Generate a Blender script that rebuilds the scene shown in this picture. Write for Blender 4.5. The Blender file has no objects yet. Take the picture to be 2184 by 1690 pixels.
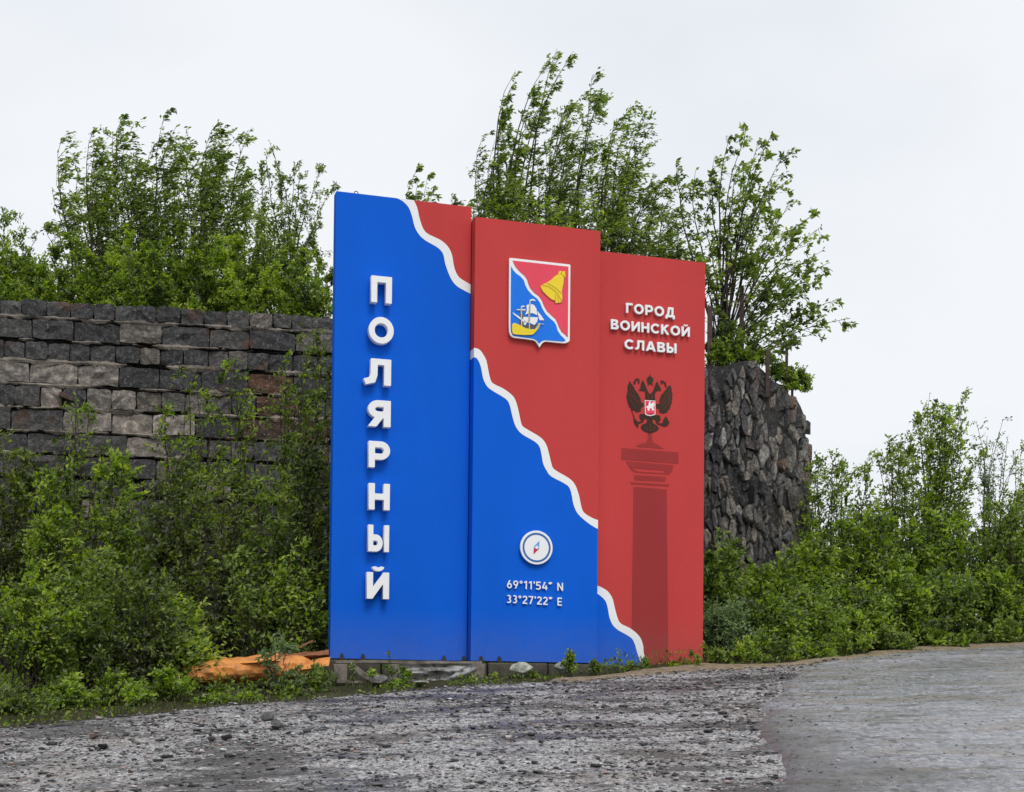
import bpy, bmesh, math, random
import numpy as np
from mathutils import Vector, Matrix

S = bpy.context.scene
COL = S.collection
R = math.radians

# ------------------------------------------------------------------ camera
F, YH, ROLL, PITCH = 3000.0, 1508.8, 0.010, 0.027
W0, H0 = 2184.0, 1690.0
cam = bpy.data.cameras.new('camera')
camo = bpy.data.objects.new('camera', cam)
COL.objects.link(camo)
cam.sensor_width = 36.0
cam.lens = 36.0 * F / W0
PPY = YH - F * math.tan(PITCH)
cam.shift_y = (PPY - H0 / 2) / W0
cam.clip_start = 0.1
cam.clip_end = 3000
camo.matrix_world = Matrix.Rotation(R(90) + PITCH, 4, 'X') @ Matrix.Rotation(ROLL, 4, 'Z')
S.camera = camo

# ------------------------------------------------------------------ sky, sun, exposure
SUN_EL, SUN_AZ = 52.0, 22.0          # azimuth: degrees to the right of straight behind the camera
world = bpy.data.worlds.new('World')
S.world = world
world.use_nodes = True
wn = world.node_tree
wn.nodes.clear()
wo = wn.nodes.new('ShaderNodeOutputWorld')
bg = wn.nodes.new('ShaderNodeBackground')
sky = wn.nodes.new('ShaderNodeTexSky')
sky.sky_type = 'NISHITA'
sky.sun_disc = False
sky.sun_elevation = R(SUN_EL)
sky.sun_rotation = R(180 - SUN_AZ)
sky.air_density = 1.0
sky.dust_density = 3.0
cl = wn.nodes.new('ShaderNodeTexNoise')
cl.inputs['Scale'].default_value = 1.6
cl.inputs['Detail'].default_value = 5
wtc = wn.nodes.new('ShaderNodeTexCoord')
wmp = wn.nodes.new('ShaderNodeMapping')
wmp.inputs['Scale'].default_value = (1, 1, 2.2)
wn.links.new(wtc.outputs['Generated'], wmp.inputs[0])
wn.links.new(wmp.outputs[0], cl.inputs[0])
ramp = wn.nodes.new('ShaderNodeValToRGB')
ramp.color_ramp.elements[0].position = 0.3
ramp.color_ramp.elements[0].color = (0.61, 0.655, 0.715, 1)
ramp.color_ramp.elements[1].position = 0.6
ramp.color_ramp.elements[1].color = (0.795, 0.815, 0.84, 1)
wn.links.new(cl.outputs[0], ramp.inputs[0])
sc_ = wn.nodes.new('ShaderNodeVectorMath'); sc_.operation = 'SCALE'
sc_.inputs['Scale'].default_value = 8.2
wn.links.new(ramp.outputs[0], sc_.inputs[0])
mx = wn.nodes.new('ShaderNodeMix'); mx.data_type = 'RGBA'
mx.inputs[0].default_value = 0.93
wn.links.new(sky.outputs[0], mx.inputs[6])
wn.links.new(sc_.outputs[0], mx.inputs[7])
wn.links.new(mx.outputs[2], bg.inputs[0])
bg.inputs[1].default_value = 0.12
wn.links.new(bg.outputs[0], wo.inputs[0])

sun = bpy.data.lights.new('sun', 'SUN')
sun.energy = 1.5
sun.angle = R(24)
sun.color = (1.0, 0.965, 0.92)
suno = bpy.data.objects.new('sun', sun)
COL.objects.link(suno)
sd = Vector((math.sin(R(SUN_AZ)) * math.cos(R(SUN_EL)), -math.cos(R(SUN_AZ)) * math.cos(R(SUN_EL)), math.sin(R(SUN_EL))))
suno.rotation_euler = sd.to_track_quat('Z', 'Y').to_euler()
suno.location = sd * 60
S.view_settings.view_transform = 'Standard'
S.view_settings.look = 'None'
S.view_settings.exposure = 0.27
S.view_settings.gamma = 1.0
S.view_settings.use_curve_mapping = False
S.render.engine = 'CYCLES'
S.cycles.max_bounces = 6
S.cycles.transparent_max_bounces = 4
S.cycles.caustics_reflective = False
S.cycles.caustics_refractive = False

# ------------------------------------------------------------------ small helpers
MW = np.array(camo.matrix_world.to_3x3())
def ray(px, py):
    d = MW @ np.array([(px - W0 / 2) / F, (PPY - py) / F, -1.0])
    return d
def at(px, py, Y):
    d = ray(px, py)
    return Vector(d * (Y / d[1]))

def sstep(a, b, x):
    t = np.clip((np.asarray(x, float) - a) / (b - a), 0, 1)
    return t * t * (3 - 2 * t)
def vnoise(x, y, seed=0):
    x = np.asarray(x, float); y = np.asarray(y, float)
    xi = np.floor(x).astype(np.int64); yi = np.floor(y).astype(np.int64)
    xf = x - xi; yf = y - yi
    def h(a, b):
        n = (a * 374761393 + b * 668265263 + seed * 1442695041) & 0xffffffff
        n = ((n ^ (n >> 13)) * 1274126177) & 0xffffffff
        return ((n ^ (n >> 16)) & 0xffff) / 65535.0
    u = xf * xf * (3 - 2 * xf); v = yf * yf * (3 - 2 * yf)
    return (h(xi, yi) * (1 - u) + h(xi + 1, yi) * u) * (1 - v) + (h(xi, yi + 1) * (1 - u) + h(xi + 1, yi + 1) * u) * v
def fbm(x, y, seed=0, o=4):
    s = 0; a = 0.5
    for i in range(o):
        s = s + a * (vnoise(np.asarray(x) * 2 ** i, np.asarray(y) * 2 ** i, seed + i) - 0.5); a *= 0.5
    return s

def tplane(x, y):
    x = np.asarray(x, float); y = np.asarray(y, float)
    yy = np.where(y > 22, 22 + 10 * np.tanh((y - 22) / 10.0), y)
    yy = np.where(yy < -10, -10 + 30 * np.tanh((yy + 10) / 30.0), yy)
    xx = 18 * np.tanh(x / 18.0) if True else x
    xx = np.where(np.abs(x) < 9, x, np.sign(x) * (9 + 14 * np.tanh((np.abs(x) - 9) / 14)))
    return -1.5 + 0.104 * yy + 0.0334 * xx
def on_plane(px, py):
    d = ray(px, py)
    t = -1.5 / (d[2] - 0.104 * d[1] - 0.0334 * d[0])
    return d[0] * t, d[1] * t

def tag(o, label=None, cat=None, group=None, kind=None):
    if label: o['label'] = label
    if cat: o['category'] = cat
    if group: o['group'] = group
    if kind: o['kind'] = kind
    return o
def link(name, me, mat=None, parent=None):
    o = bpy.data.objects.new(name, me)
    COL.objects.link(o)
    if mat is not None and me is not None:
        if not isinstance(mat, (list, tuple)): mat = [mat]
        if len(me.materials) == 0:
            for m in mat: me.materials.append(m)
    if parent is not None: o.parent = parent
    return o
def empty(name, loc=(0, 0, 0)):
    o = bpy.data.objects.new(name, None)
    COL.objects.link(o)
    o.location = loc
    o.empty_display_size = 0.2
    return o
def mesh_np(name, V, Fc, mi=None, smooth=False):
    """V (n,3), Fc (m,k) fixed k"""
    me = bpy.data.meshes.new(name)
    V = np.asarray(V, np.float32); Fc = np.asarray(Fc, np.int32)
    m, k = Fc.shape
    me.vertices.add(len(V)); me.vertices.foreach_set('co', V.ravel())
    me.loops.add(m * k); me.loops.foreach_set('vertex_index', Fc.ravel())
    me.polygons.add(m)
    me.polygons.foreach_set('loop_start', np.arange(0, m * k, k, dtype=np.int32))
    if mi is not None: me.polygons.foreach_set('material_index', np.asarray(mi, np.int32))
    me.update(calc_edges=True)
    if smooth: me.polygons.foreach_set('use_smooth', np.ones(m, bool))
    return me
def mesh_py(name, V, Fc):
    me = bpy.data.meshes.new(name)
    me.from_pydata([tuple(v) for v in V], [], Fc)
    me.update()
    return me
def box_mesh(name, x0, x1, y0, y1, z0, z1, jit=0, rnd=random, bev=0):
    bm = bmesh.new()
    bmesh.ops.create_cube(bm, size=1)
    for v in bm.verts:
        v.co = Vector(((x0 + x1) / 2 + v.co.x * (x1 - x0), (y0 + y1) / 2 + v.co.y * (y1 - y0), (z0 + z1) / 2 + v.co.z * (z1 - z0)))
        if jit: v.co += Vector((rnd.uniform(-jit, jit), rnd.uniform(-jit, jit), rnd.uniform(-jit, jit)))
    if bev: bmesh.ops.bevel(bm, geom=bm.edges[:], offset=bev, segments=1, affect='EDGES')
    me = bpy.data.meshes.new(name); bm.to_mesh(me); bm.free()
    return me

# ------------------------------------------------------------------ materials
def mat(name, rough=0.8, spec=0.3):
    m = bpy.data.materials.new(name); m.use_nodes = True
    nt = m.node_tree; b = nt.nodes['Principled BSDF']
    b.inputs['Roughness'].default_value = rough
    b.inputs['Specular IOR Level'].default_value = spec
    return m, nt, b
def N(nt, t, **kw):
    n = nt.nodes.new(t)
    for k, v in kw.items():
        if k in n.inputs: n.inputs[k].default_value = v
        else: setattr(n, k, v)
    return n
def rampn(nt, src, stops, interp='LINEAR'):
    r = nt.nodes.new('ShaderNodeValToRGB')
    r.color_ramp.interpolation = interp
    e = r.color_ramp.elements
    e[0].position, e[0].color = stops[0][0], (*stops[0][1], 1)
    e[1].position, e[1].color = stops[-1][0], (*stops[-1][1], 1)
    for p, c in stops[1:-1]:
        q = e.new(p); q.color = (*c, 1)
    nt.links.new(src, r.inputs[0])
    return r.outputs[0]
def mixc(nt, fac, a, b, mode='MIX'):
    m = nt.nodes.new('ShaderNodeMix'); m.data_type = 'RGBA'; m.blend_type = mode
    for i, s in ((0, fac), (6, a), (7, b)):
        if hasattr(s, 'links'): nt.links.new(s, m.inputs[i])
        else: m.inputs[i].default_value = s if i == 0 else (*s, 1)
    return m.outputs[2]
def coord(nt, scale=(1, 1, 1), kind='Object', rot=(0, 0, 0)):
    tc = nt.nodes.new('ShaderNodeTexCoord'); mp = nt.nodes.new('ShaderNodeMapping')
    if kind == 'World':
        g = nt.nodes.new('ShaderNodeNewGeometry'); nt.links.new(g.outputs['Position'], mp.inputs[0])
    else: nt.links.new(tc.outputs[kind], mp.inputs[0])
    mp.inputs['Scale'].default_value = scale
    mp.inputs['Rotation'].default_value = rot
    return mp.outputs[0]
def noise(nt, vec, scale, detail=4, rough=0.55):
    n = N(nt, 'ShaderNodeTexNoise'); n.inputs['Scale'].default_value = scale
    n.inputs['Detail'].default_value = detail; n.inputs['Roughness'].default_value = rough
    nt.links.new(vec, n.inputs['Vector']); return n.outputs[0]
def bump(nt, b, h, strength=0.5, dist=0.02):
    n = N(nt, 'ShaderNodeBump'); n.inputs['Strength'].default_value = strength; n.inputs['Distance'].default_value = dist
    nt.links.new(h, n.inputs['Height']); nt.links.new(n.outputs[0], b.inputs['Normal'])

def paint(name, col, var=0.07, rough=0.65, spec=0.07):
    m, nt, b = mat(name, rough, spec)
    v = coord(nt, (1, 1, 0.25), 'World')
    n1 = noise(nt, v, 1.3, 5)
    v2 = coord(nt, (1, 1, 1), 'World')
    n2 = noise(nt, v2, 45, 4, 0.7)
    v3 = coord(nt, (9, 9, 0.35), 'World')
    n3 = noise(nt, v3, 1.0, 4, 0.6)          # faint vertical rain runs
    c1 = rampn(nt, n1, [(0.3, tuple(c * (1 - var) for c in col)), (0.7, tuple(min(c * (1 + var * .6), .9) for c in col))])
    c2 = mixc(nt, 0.14, c1, rampn(nt, n2, [(0.3, tuple(c * .6 for c in col)), (0.75, tuple(min(1, c * 1.35 + .02) for c in col))]))
    c3 = mixc(nt, rampn(nt, n3, [(0.58, (0, 0, 0)), (0.85, (.07, .07, .07))]), c2, tuple(c * .55 + .03 for c in col))
    # road dust splashed on the lowest part
    sp_ = nt.nodes.new('ShaderNodeSeparateXYZ'); nt.links.new(v2, sp_.inputs[0])
    mr = nt.nodes.new('ShaderNodeMapRange'); nt.links.new(sp_.outputs[2], mr.inputs[0])
    mr.inputs[1].default_value = 1.25; mr.inputs[2].default_value = .62; mr.inputs[3].default_value = 0; mr.inputs[4].default_value = .32
    mu = nt.nodes.new('ShaderNodeMath'); mu.operation = 'MULTIPLY'; nt.links.new(mr.outputs[0], mu.inputs[0]); nt.links.new(noise(nt, v2, 7, 8, .75), mu.inputs[1])
    c3 = mixc(nt, mu.outputs[0], c3, (.20, .17, .13))
    nt.links.new(c3, b.inputs['Base Color'])
    n4 = noise(nt, v2, 110, 3, .6)
    bump(nt, b, n4, 0.35, 0.004)
    return m
M_BLUE = paint('blue_paint', (0.003, 0.112, 0.64))
M_RED = paint('red_paint', (0.535, 0.058, 0.056))
M_DRED = paint('dark_red_print', (0.33, 0.040, 0.040))
M_WHITE = paint('white_paint', (0.87, 0.89, 0.91), var=0.04)
M_WLET = paint('white_letter_plastic', (0.87, 0.89, 0.91), var=0.03, rough=0.4)
M_PINK = paint('rose_red_enamel', (0.80, 0.085, 0.13), rough=.4)
M_SBLUE = paint('bright_blue_enamel', (0.02, 0.19, 0.80), rough=.4)
M_YEL = paint('yellow_enamel', (0.88, 0.66, 0.05), rough=.4)
M_OCH = paint('ochre_line', (0.52, 0.34, 0.04), rough=.5)
M_BROWN = paint('dark_brown_print', (0.06, 0.036, 0.026), var=.45)
M_FEATH = paint('faded_feather_line', (0.17, 0.05, 0.042), var=.3)
M_GREY = paint('grey_brown_rigging', (0.13, 0.12, 0.11), var=.2)
M_CREAM = paint('cream_spar', (0.62, 0.58, 0.42))
M_CBLUE = paint('ring_blue', (0.06, 0.16, 0.42))
M_NBLUE = paint('needle_light_blue', (0.16, 0.38, 0.72))
M_NRED = paint('needle_red', (0.58, 0.04, 0.09))

def stone_mat(name, stops, ns=9, bstr=0.9, rust=True, island=True, wet=0.6, dk=.55):
    m, nt, b = mat(name, wet, 0.35)
    oi = N(nt, 'ShaderNodeObjectInfo'); ge = N(nt, 'ShaderNodeNewGeometry')
    ad = N(nt, 'ShaderNodeMath', operation='ADD'); fr = N(nt, 'ShaderNodeMath', operation='FRACT')
    nt.links.new(oi.outputs['Random'], ad.inputs[0]); nt.links.new(ge.outputs['Random Per Island'], ad.inputs[1])
    nt.links.new(ad.outputs[0], fr.inputs[0])
    base = rampn(nt, fr.outputs[0], stops)
    v = coord(nt, (1, 1, 1), 'World')
    n1 = noise(nt, v, ns, 6, 0.7)
    d = mixc(nt, 1.0, base, rampn(nt, n1, [(0.28, (.30, .30, .31)), (0.5, (.85, .85, .85)), (0.70, (2.1, 2.05, 2.0))]), 'MULTIPLY')
    n2 = noise(nt, v, 3.1, 5, 0.65)
    d = mixc(nt, rampn(nt, n2, [(0.52, (0, 0, 0)), (0.70, (dk, dk, dk))]), d, (0.03, 0.03, 0.033))
    n3 = noise(nt, v, 24, 3, 0.6)
    d = mixc(nt, rampn(nt, n3, [(0.60, (0, 0, 0)), (0.72, (.75, .75, .75))]), d, (0.36, 0.34, 0.31))
    if rust:
        n4 = noise(nt, v, 1.7, 3, 0.6)
        d = mixc(nt, rampn(nt, n4, [(0.61, (0, 0, 0)), (0.72, (.6, .6, .6))]), d, (0.17, 0.07, 0.032))
    nt.links.new(d, b.inputs['Base Color'])
    nb = noise(nt, v, ns * 2.2, 6, 0.75)
    bump(nt, b, nb, bstr, 0.06)
    return m
M_BLOCK = stone_mat('cut_stone', [(0, (.06, .06, .063)), (.4, (.085, .085, .088)), (.7, (.115, .112, .108)), (.88, (.15, .14, .125)), (1, (.22, .195, .165))], 17, 1.0)
M_PALE = stone_mat('pale_cut_stone', [(0, (.20, .18, .16)), (1, (.31, .27, .235))], 10, .8, rust=False)
M_RUSTST = stone_mat('rust_stained_stone', [(0, (.055, .036, .028)), (1, (.105, .05, .03))], 10, .8, rust=False)
M_SHARD = stone_mat('broken_slate', [(0, (.06, .06, .064)), (.3, (.13, .128, .125)), (.5, (.20, .19, .175)), (.66, (.27, .25, .22)), (.82, (.36, .32, .27)), (.86, (.24, .14, .09)), (.89, (.16, .17, .185)), (1, (.48, .46, .42))], 22, 1.0, dk=.2)
M_CORE = stone_mat('dark_core', [(0, (.03, .029, .028)), (1, (.04, .038, .035))], 8, 1.0, rust=False)
M_ROCK = stone_mat('grey_rock', [(0, (.10, .10, .10)), (1, (.2, .19, .18))], 14, .7, rust=False)
M_BST = stone_mat('brown_rock', [(0, (.11, .07, .05)), (1, (.14, .09, .06))], 14, .7, rust=False)
M_WROCK = stone_mat('pale_green_rock', [(0, (.40, .43, .36)), (1, (.46, .48, .40))], 12, .8, rust=False)

m, nt, b = mat('lime_mortar', .95, .1); M_MORTAR = m
v = coord(nt, (1, 1, 1), 'World')
c = rampn(nt, noise(nt, v, 2.3, 6, .7), [(.36, (.045, .042, .038)), (.48, (.14, .125, .105)), (.60, (.25, .22, .185)), (.74, (.36, .32, .27))])
c = mixc(nt, rampn(nt, noise(nt, v, 1.3, 3), [(.62, (0, 0, 0)), (.72, (.6, .6, .6))]), c, (.34, .15, .06))
nt.links.new(c, b.inputs['Base Color']); bump(nt, b, noise(nt, v, 30, 5, .7), .8, .02)

def soil_mat(name, stops, sc=3, b2=20):
    m, nt, b = mat(name, .95, .15)
    v = coord(nt, (1, 1, 1), 'World')
    a = rampn(nt, noise(nt, v, sc, 8, .7), stops)
    nt.links.new(a, b.inputs['Base Color'])
    bump(nt, b, noise(nt, v, b2, 6, .75), .9, .04)
    return m
M_SOIL = soil_mat('mossy_soil', [(.3, (.022, .026, .010)), (.5, (.05, .045, .022)), (.7, (.085, .075, .035))])
M_SAND = soil_mat('sandy_dry_grass', [(.3, (.13, .10, .06)), (.5, (.30, .24, .16)), (.7, (.42, .35, .25))], 9, 45)

# gravel
m, nt, b = mat('wet_gravel', .75, .35); M_GRAVEL = m
v = coord(nt, (1, 1, 1), 'World')
vr = coord(nt, (0.45, 1.2, 1), 'World', rot=(0, 0, R(-24)))
big = noise(nt, vr, 1.5, 8, .72)
vg = coord(nt, (1, .5, 1), 'World')
base = rampn(nt, noise(nt, vg, 24, 8, .8), [(.35, (.06, .06, .06)), (.45, (.25, .245, .245)), (.54, (.41, .40, .40)), (.66, (.70, .69, .69))])
warm = mixc(nt, rampn(nt, noise(nt, v, 1.1, 4), [(.5, (0, 0, 0)), (.7, (.5, .5, .5))]), base, (.30, .255, .215), 'MIX')
big2 = noise(nt, coord(nt, (0.3, .5, 1), 'World', rot=(0, 0, R(-20))), 2.2, 8, .75)
dark = mixc(nt, rampn(nt, big, [(.50, (0, 0, 0)), (.58, (.82, .82, .82))]), warm, (.045, .043, .042))
dark = mixc(nt, rampn(nt, big2, [(.50, (0, 0, 0)), (.56, (.80, .80, .80))]), dark, (.058, .052, .048))
blue = mixc(nt, rampn(nt, noise(nt, vr, 3.3, 3), [(.6, (0, 0, 0)), (.7, (.35, .35, .35))]), dark, (.22, .24, .30))
vor = N(nt, 'ShaderNodeTexVoronoi', feature='F1'); vor.inputs['Scale'].default_value = 55; nt.links.new(v, vor.inputs['Vector'])
vcol = mixc(nt, rampn(nt, vor.outputs['Color'], [(.0, (0, 0, 0)), (.72, (0, 0, 0)), (.75, (.7, .7, .7)), (1, (.8, .8, .8))]), blue, (.06, .06, .062))
nt.links.new(vcol, b.inputs['Base Color'])
nt.links.new(rampn(nt, big, [(.45, (.8, .8, .8)), (.62, (.32, .32, .32))]), b.inputs['Roughness'])
bump(nt, b, vor.outputs['Distance'], .7, .02)

# asphalt
m, nt, b = mat('worn_asphalt', .45, .5); M_ASPH = m
v = coord(nt, (1, 1, 1), 'World')
vs = coord(nt, (0.35, .9, 1), 'World', rot=(0, 0, R(-6)))
n0 = noise(nt, coord(nt, (1, .5, 1), 'World'), 22, 9, .88)
base = rampn(nt, n0, [(.38, (.07, .07, .075)), (.45, (.20, .205, .225)), (.54, (.34, .345, .38)), (.64, (.60, .605, .64))])
st = noise(nt, vs, 2.6, 10, .78)
c = mixc(nt, rampn(nt, st, [(.49, (0, 0, 0)), (.58, (.62, .62, .62))]), base, (.22, .18, .14))
c = mixc(nt, rampn(nt, noise(nt, vs, 7, 10, .8), [(.54, (0, 0, 0)), (.58, (.75, .75, .75))]), c, (.055, .05, .048))
vo = N(nt, 'ShaderNodeTexVoronoi', feature='F1'); vo.inputs['Scale'].default_value = 22; nt.links.new(coord(nt, (1, .45, 1), 'World'), vo.inputs['Vector'])
c = mixc(nt, rampn(nt, vo.outputs['Color'], [(.0, (0, 0, 0)), (.84, (0, 0, 0)), (.86, (.7, .7, .7)), (1, (.7, .7, .7))]), c, (.06, .06, .062))
# the broken, darker and wetter strip along its left edge
sx = N(nt, 'ShaderNodeSeparateXYZ'); nt.links.new(v, sx.inputs[0])
ed = N(nt, 'ShaderNodeMath', operation='MULTIPLY_ADD'); nt.links.new(noise(nt, v, 1.6, 8, .7), ed.inputs[0]); ed.inputs[1].default_value = -2.6; nt.links.new(sx.outputs[0], ed.inputs[2])
wet = N(nt, 'ShaderNodeMapRange'); nt.links.new(ed.outputs[0], wet.inputs[0]); wet.inputs[1].default_value = .75; wet.inputs[2].default_value = 1.5; wet.inputs[3].default_value = 1; wet.inputs[4].default_value = 0
wf = N(nt, 'ShaderNodeMath', operation='MULTIPLY'); nt.links.new(wet.outputs[0], wf.inputs[0]); wf.inputs[1].default_value = .72
c = mixc(nt, wf.outputs[0], c, (.080, .079, .080))
nt.links.new(c, b.inputs['Base Color'])
nt.links.new(rampn(nt, noise(nt, vs, 1.2, 6, .7), [(.42, (.18, .18, .18)), (.62, (.50, .50, .50))]), b.inputs['Roughness'])
bump(nt, b, n0, .8, .012)

def leaf_mat(name, stops, trans=.5):
    m = bpy.data.materials.new(name); m.use_nodes = True; nt = m.node_tree; nt.nodes.clear()
    out = N(nt, 'ShaderNodeOutputMaterial')
    at_ = N(nt, 'ShaderNodeAttribute', attribute_name='tint')
    col = rampn(nt, at_.outputs['Fac'], stops)
    g = N(nt, 'ShaderNodeNewGeometry')
    col2 = mixc(nt, g.outputs['Backfacing'], col, mixc(nt, .35, col, (.22, .26, .17)))
    d = N(nt, 'ShaderNodeBsdfPrincipled'); d.inputs['Roughness'].default_value = .45; d.inputs['Specular IOR Level'].default_value = .35
    t = N(nt, 'ShaderNodeBsdfTranslucent')
    nt.links.new(col2, d.inputs['Base Color'])
    tc = mixc(nt, 1.0, col, (1.25, 1.35, .5), 'MULTIPLY'); nt.links.new(tc, t.inputs[0])
    ms = N(nt, 'ShaderNodeMixShader'); ms.inputs[0].default_value = trans
    nt.links.new(d.outputs[0], ms.inputs[1]); nt.links.new(t.outputs[0], ms.inputs[2]); nt.links.new(ms.outputs[0], out.inputs[0])
    return m
M_LEAF = leaf_mat('leaf_green', [(0, (.035, .062, .006)), (.25, (.11, .170, .010)), (.5, (.235, .355, .016)), (.78, (.38, .52, .028)), (1, (.55, .62, .10))])
M_LEAFT = leaf_mat('leaf_tree_green', [(0, (.055, .085, .012)), (.35, (.15, .235, .022)), (.7, (.28, .39, .04)), (1, (.46, .53, .14))])
M_LEAFG = leaf_mat('leaf_grey_green', [(0, (.09, .15, .06)), (.5, (.16, .25, .10)), (1, (.34, .44, .24))])
M_LEAFD = leaf_mat('leaf_dark_olive', [(0, (.03, .05, .008)), (.35, (.085, .125, .014)), (.7, (.19, .25, .024)), (1, (.36, .42, .07))])
M_GRASS = leaf_mat('grass_blade', [(0, (.04, .06, .012)), (.5, (.09, .12, .02)), (.8, (.17, .15, .05)), (1, (.30, .24, .13))])
m, nt, b = mat('dark_bark', .85, .2); M_BARK = m
v = coord(nt, (1, 1, .3), 'World')
nt.links.new(rampn(nt, noise(nt, v, 30, 4), [(.3, (.018, .014, .011)), (.7, (.075, .06, .05))]), b.inputs['Base Color'])

def metal_paint(name, a, bcol, sc=6, lo=.45, hi=.6, rough=.6):
    m, nt, b = mat(name, rough, .4)
    v = coord(nt, (1, 1, 1), 'World')
    nt.links.new(rampn(nt, noise(nt, v, sc, 6, .7), [(lo, a), (hi, bcol)]), b.inputs['Base Color'])
    bump(nt, b, noise(nt, v, sc * 6, 5, .7), .4, .01)
    return m
M_ORANGE = metal_paint('rusted_orange', (.66, .26, .06), (.26, .10, .04), 3.5, .46, .66)
M_RBROWN = metal_paint('brown_rust', (.17, .06, .028), (.28, .11, .04), 5)
M_POST = metal_paint('rusty_steel', (.035, .022, .016), (.075, .04, .025), 9)
M_CONC = metal_paint('stained_concrete', (.035, .032, .026), (.095, .085, .065), 4, .35, .7, .9)
M_SHEET = metal_paint('dull_zinc', (.34, .34, .33), (.07, .07, .07), 5, .42, .62, .5)
M_WOOD = metal_paint('grey_wood', (.22, .195, .165), (.07, .058, .048), 7, .4, .7, .85)
M_BLACK = metal_paint('black_iron', (.02, .02, .022), (.04, .035, .03), 9)

# ------------------------------------------------------------------ terrain: ground, road, verge
EDGE = [on_plane(*p) for p in [(-1500, 1660), (-300, 1583), (0, 1557), (285, 1531), (453, 1511), (712, 1492), (850, 1482), (1005, 1468), (1204, 1460), (1500, 1435), (1728, 1423), (1905, 1399), (2067, 1389), (2184, 1381), (2500, 1355)]]
ex, ey = EDGE[-1]; EDGE.append((ex + 30, ey + 7))
AEDGE = [on_plane(*p) for p in [(1790, 1408), (1755, 1421), (1700, 1437), (1665, 1460), (1640, 1490), (1620, 1530), (1612, 1570), (1640, 1640), (1640, 1690)]]
AEDGE = [(AEDGE[0][0] + 3, AEDGE[0][1] + 8)] + AEDGE + [(AEDGE[-1][0] - .3, 5), (AEDGE[-1][0] - 4, -30)]
def sdist(x, y, poly):
    """signed distance to polyline, + on the left side of the walking direction"""
    x = np.asarray(x, float); y = np.asarray(y, float)
    best = np.full(x.shape, 1e9); sg = np.zeros(x.shape)
    for (ax, ay), (bx, by) in zip(poly[:-1], poly[1:]):
        dx, dy = bx - ax, by - ay
        t = np.clip(((x - ax) * dx + (y - ay) * dy) / (dx * dx + dy * dy), 0, 1)
        px, py = ax + t * dx - x, ay + t * dy - y
        d = np.hypot(px, py)
        cr = dx * (y - ay) - dy * (x - ax)
        w = d < best - 1e-9
        best = np.where(w, d, best); sg = np.where(w, np.sign(cr), sg)
    return best * sg
def d_road(x, y): return -sdist(x, y, EDGE) + 0.25 * fbm(np.asarray(x) * 2.2, np.asarray(y) * 2.2, 5)       # + on the road side
def d_asph(x, y): return np.minimum(sdist(x, y, AEDGE) + 0.30 * fbm(np.asarray(x) * 2.0, np.asarray(y) * 1.2, 9, 5), d_road(x, y) - .12)
def tz(x, y):
    x = np.asarray(x, float)
    z = tplane(x, y)
    d = d_road(x, y)
    z = z + 0.10 * fbm(np.asarray(x) * .9, np.asarray(y) * .9, 3) * sstep(0.3, -1.0, d)
    return z + 0.05 * sstep(0, -1.2, d) * np.where((x > -3) & (x < 1.5), 0, 1)
def rz(x, y):
    # gravel relief: potholes, ridges along the wheel tracks
    x = np.asarray(x, float); y = np.asarray(y, float)
    c, s = math.cos(R(24)), math.sin(R(24))
    u, v_ = x * c + y * s, -x * s + y * c
    return 0.045 * fbm(u * .6, v_ * 1.7, 21) + 0.035 * fbm(x * 5, y * 5, 22, 3) + .020 * fbm(x * 14, y * 14, 23, 2)
def axis(parts):
    a = []
    for lo, hi, st in parts: a += list(np.arange(lo, hi, st))
    a.append(parts[-1][1]); return np.array(a)
def grid_mesh(name, xs, ys, zf, keep=None):
    X, Y = np.meshgrid(xs, ys)
    Z = zf(X, Y)
    V = np.stack([X, Y, Z], -1).reshape(-1, 3)
    nx = len(xs); j, i = np.meshgrid(np.arange(len(ys) - 1), np.arange(nx - 1), indexing='ij')
    a = (j * nx + i).ravel()
    Fq = np.stack([a, a + 1, a + nx + 1, a + nx], -1)
    if keep is not None:
        k = keep(X, Y).ravel(); Fq = Fq[k[Fq].any(1)]
        used = np.unique(Fq); mp = -np.ones(len(V), int); mp[used] = np.arange(len(used))
        V = V[used]; Fq = mp[Fq]
    return mesh_np(name, V, Fq, smooth=True)
xs = axis([(-600, -60, 30), (-60, -12, 3), (-12, 12, .12), (12, 60, 3), (60, 600, 30)])
ys = axis([(-200, -20, 20), (-20, 8, 2), (8, 26, .12), (26, 60, 2), (60, 900, 40)])
g = link('ground', grid_mesh('ground', xs, ys, lambda x, y: tz(x, y) - 0.02 * sstep(-.1, .3, d_road(x, y)) - .02 * (sstep(8, 6, y) + 0)), M_SOIL)
tag(g, kind='structure')
xs = axis([(-50, -9, 2), (-9, 11, .055), (11, 60, 2)])
ys = axis([(-30, 8, 1), (8, 22.5, .055), (22.5, 40, 2)])
g = link('gravel_road', grid_mesh('gravel_road', xs, ys,
     lambda x, y: tplane(x, y) + .045 + rz(x, y) - .30 * sstep(.25, -.25, d_road(x, y)) * 0.4, keep=lambda x, y: d_road(x, y) > -.45), M_GRAVEL)
tag(g, kind='structure')
xs = axis([(1.2, 12, .07), (12, 60, 2)])
ys = axis([(-30, 8, 1), (8, 24, .07), (24, 40, 2)])
g = link('asphalt_road', grid_mesh('asphalt_road', xs, ys,
     lambda x, y: tplane(x, y) + .066 + .5 * rz(x, y) - .12 * sstep(.15, -.15, d_asph(x, y)), keep=lambda x, y: d_asph(x, y) > -.3), M_ASPH)
tag(g, kind='structure')
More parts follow.
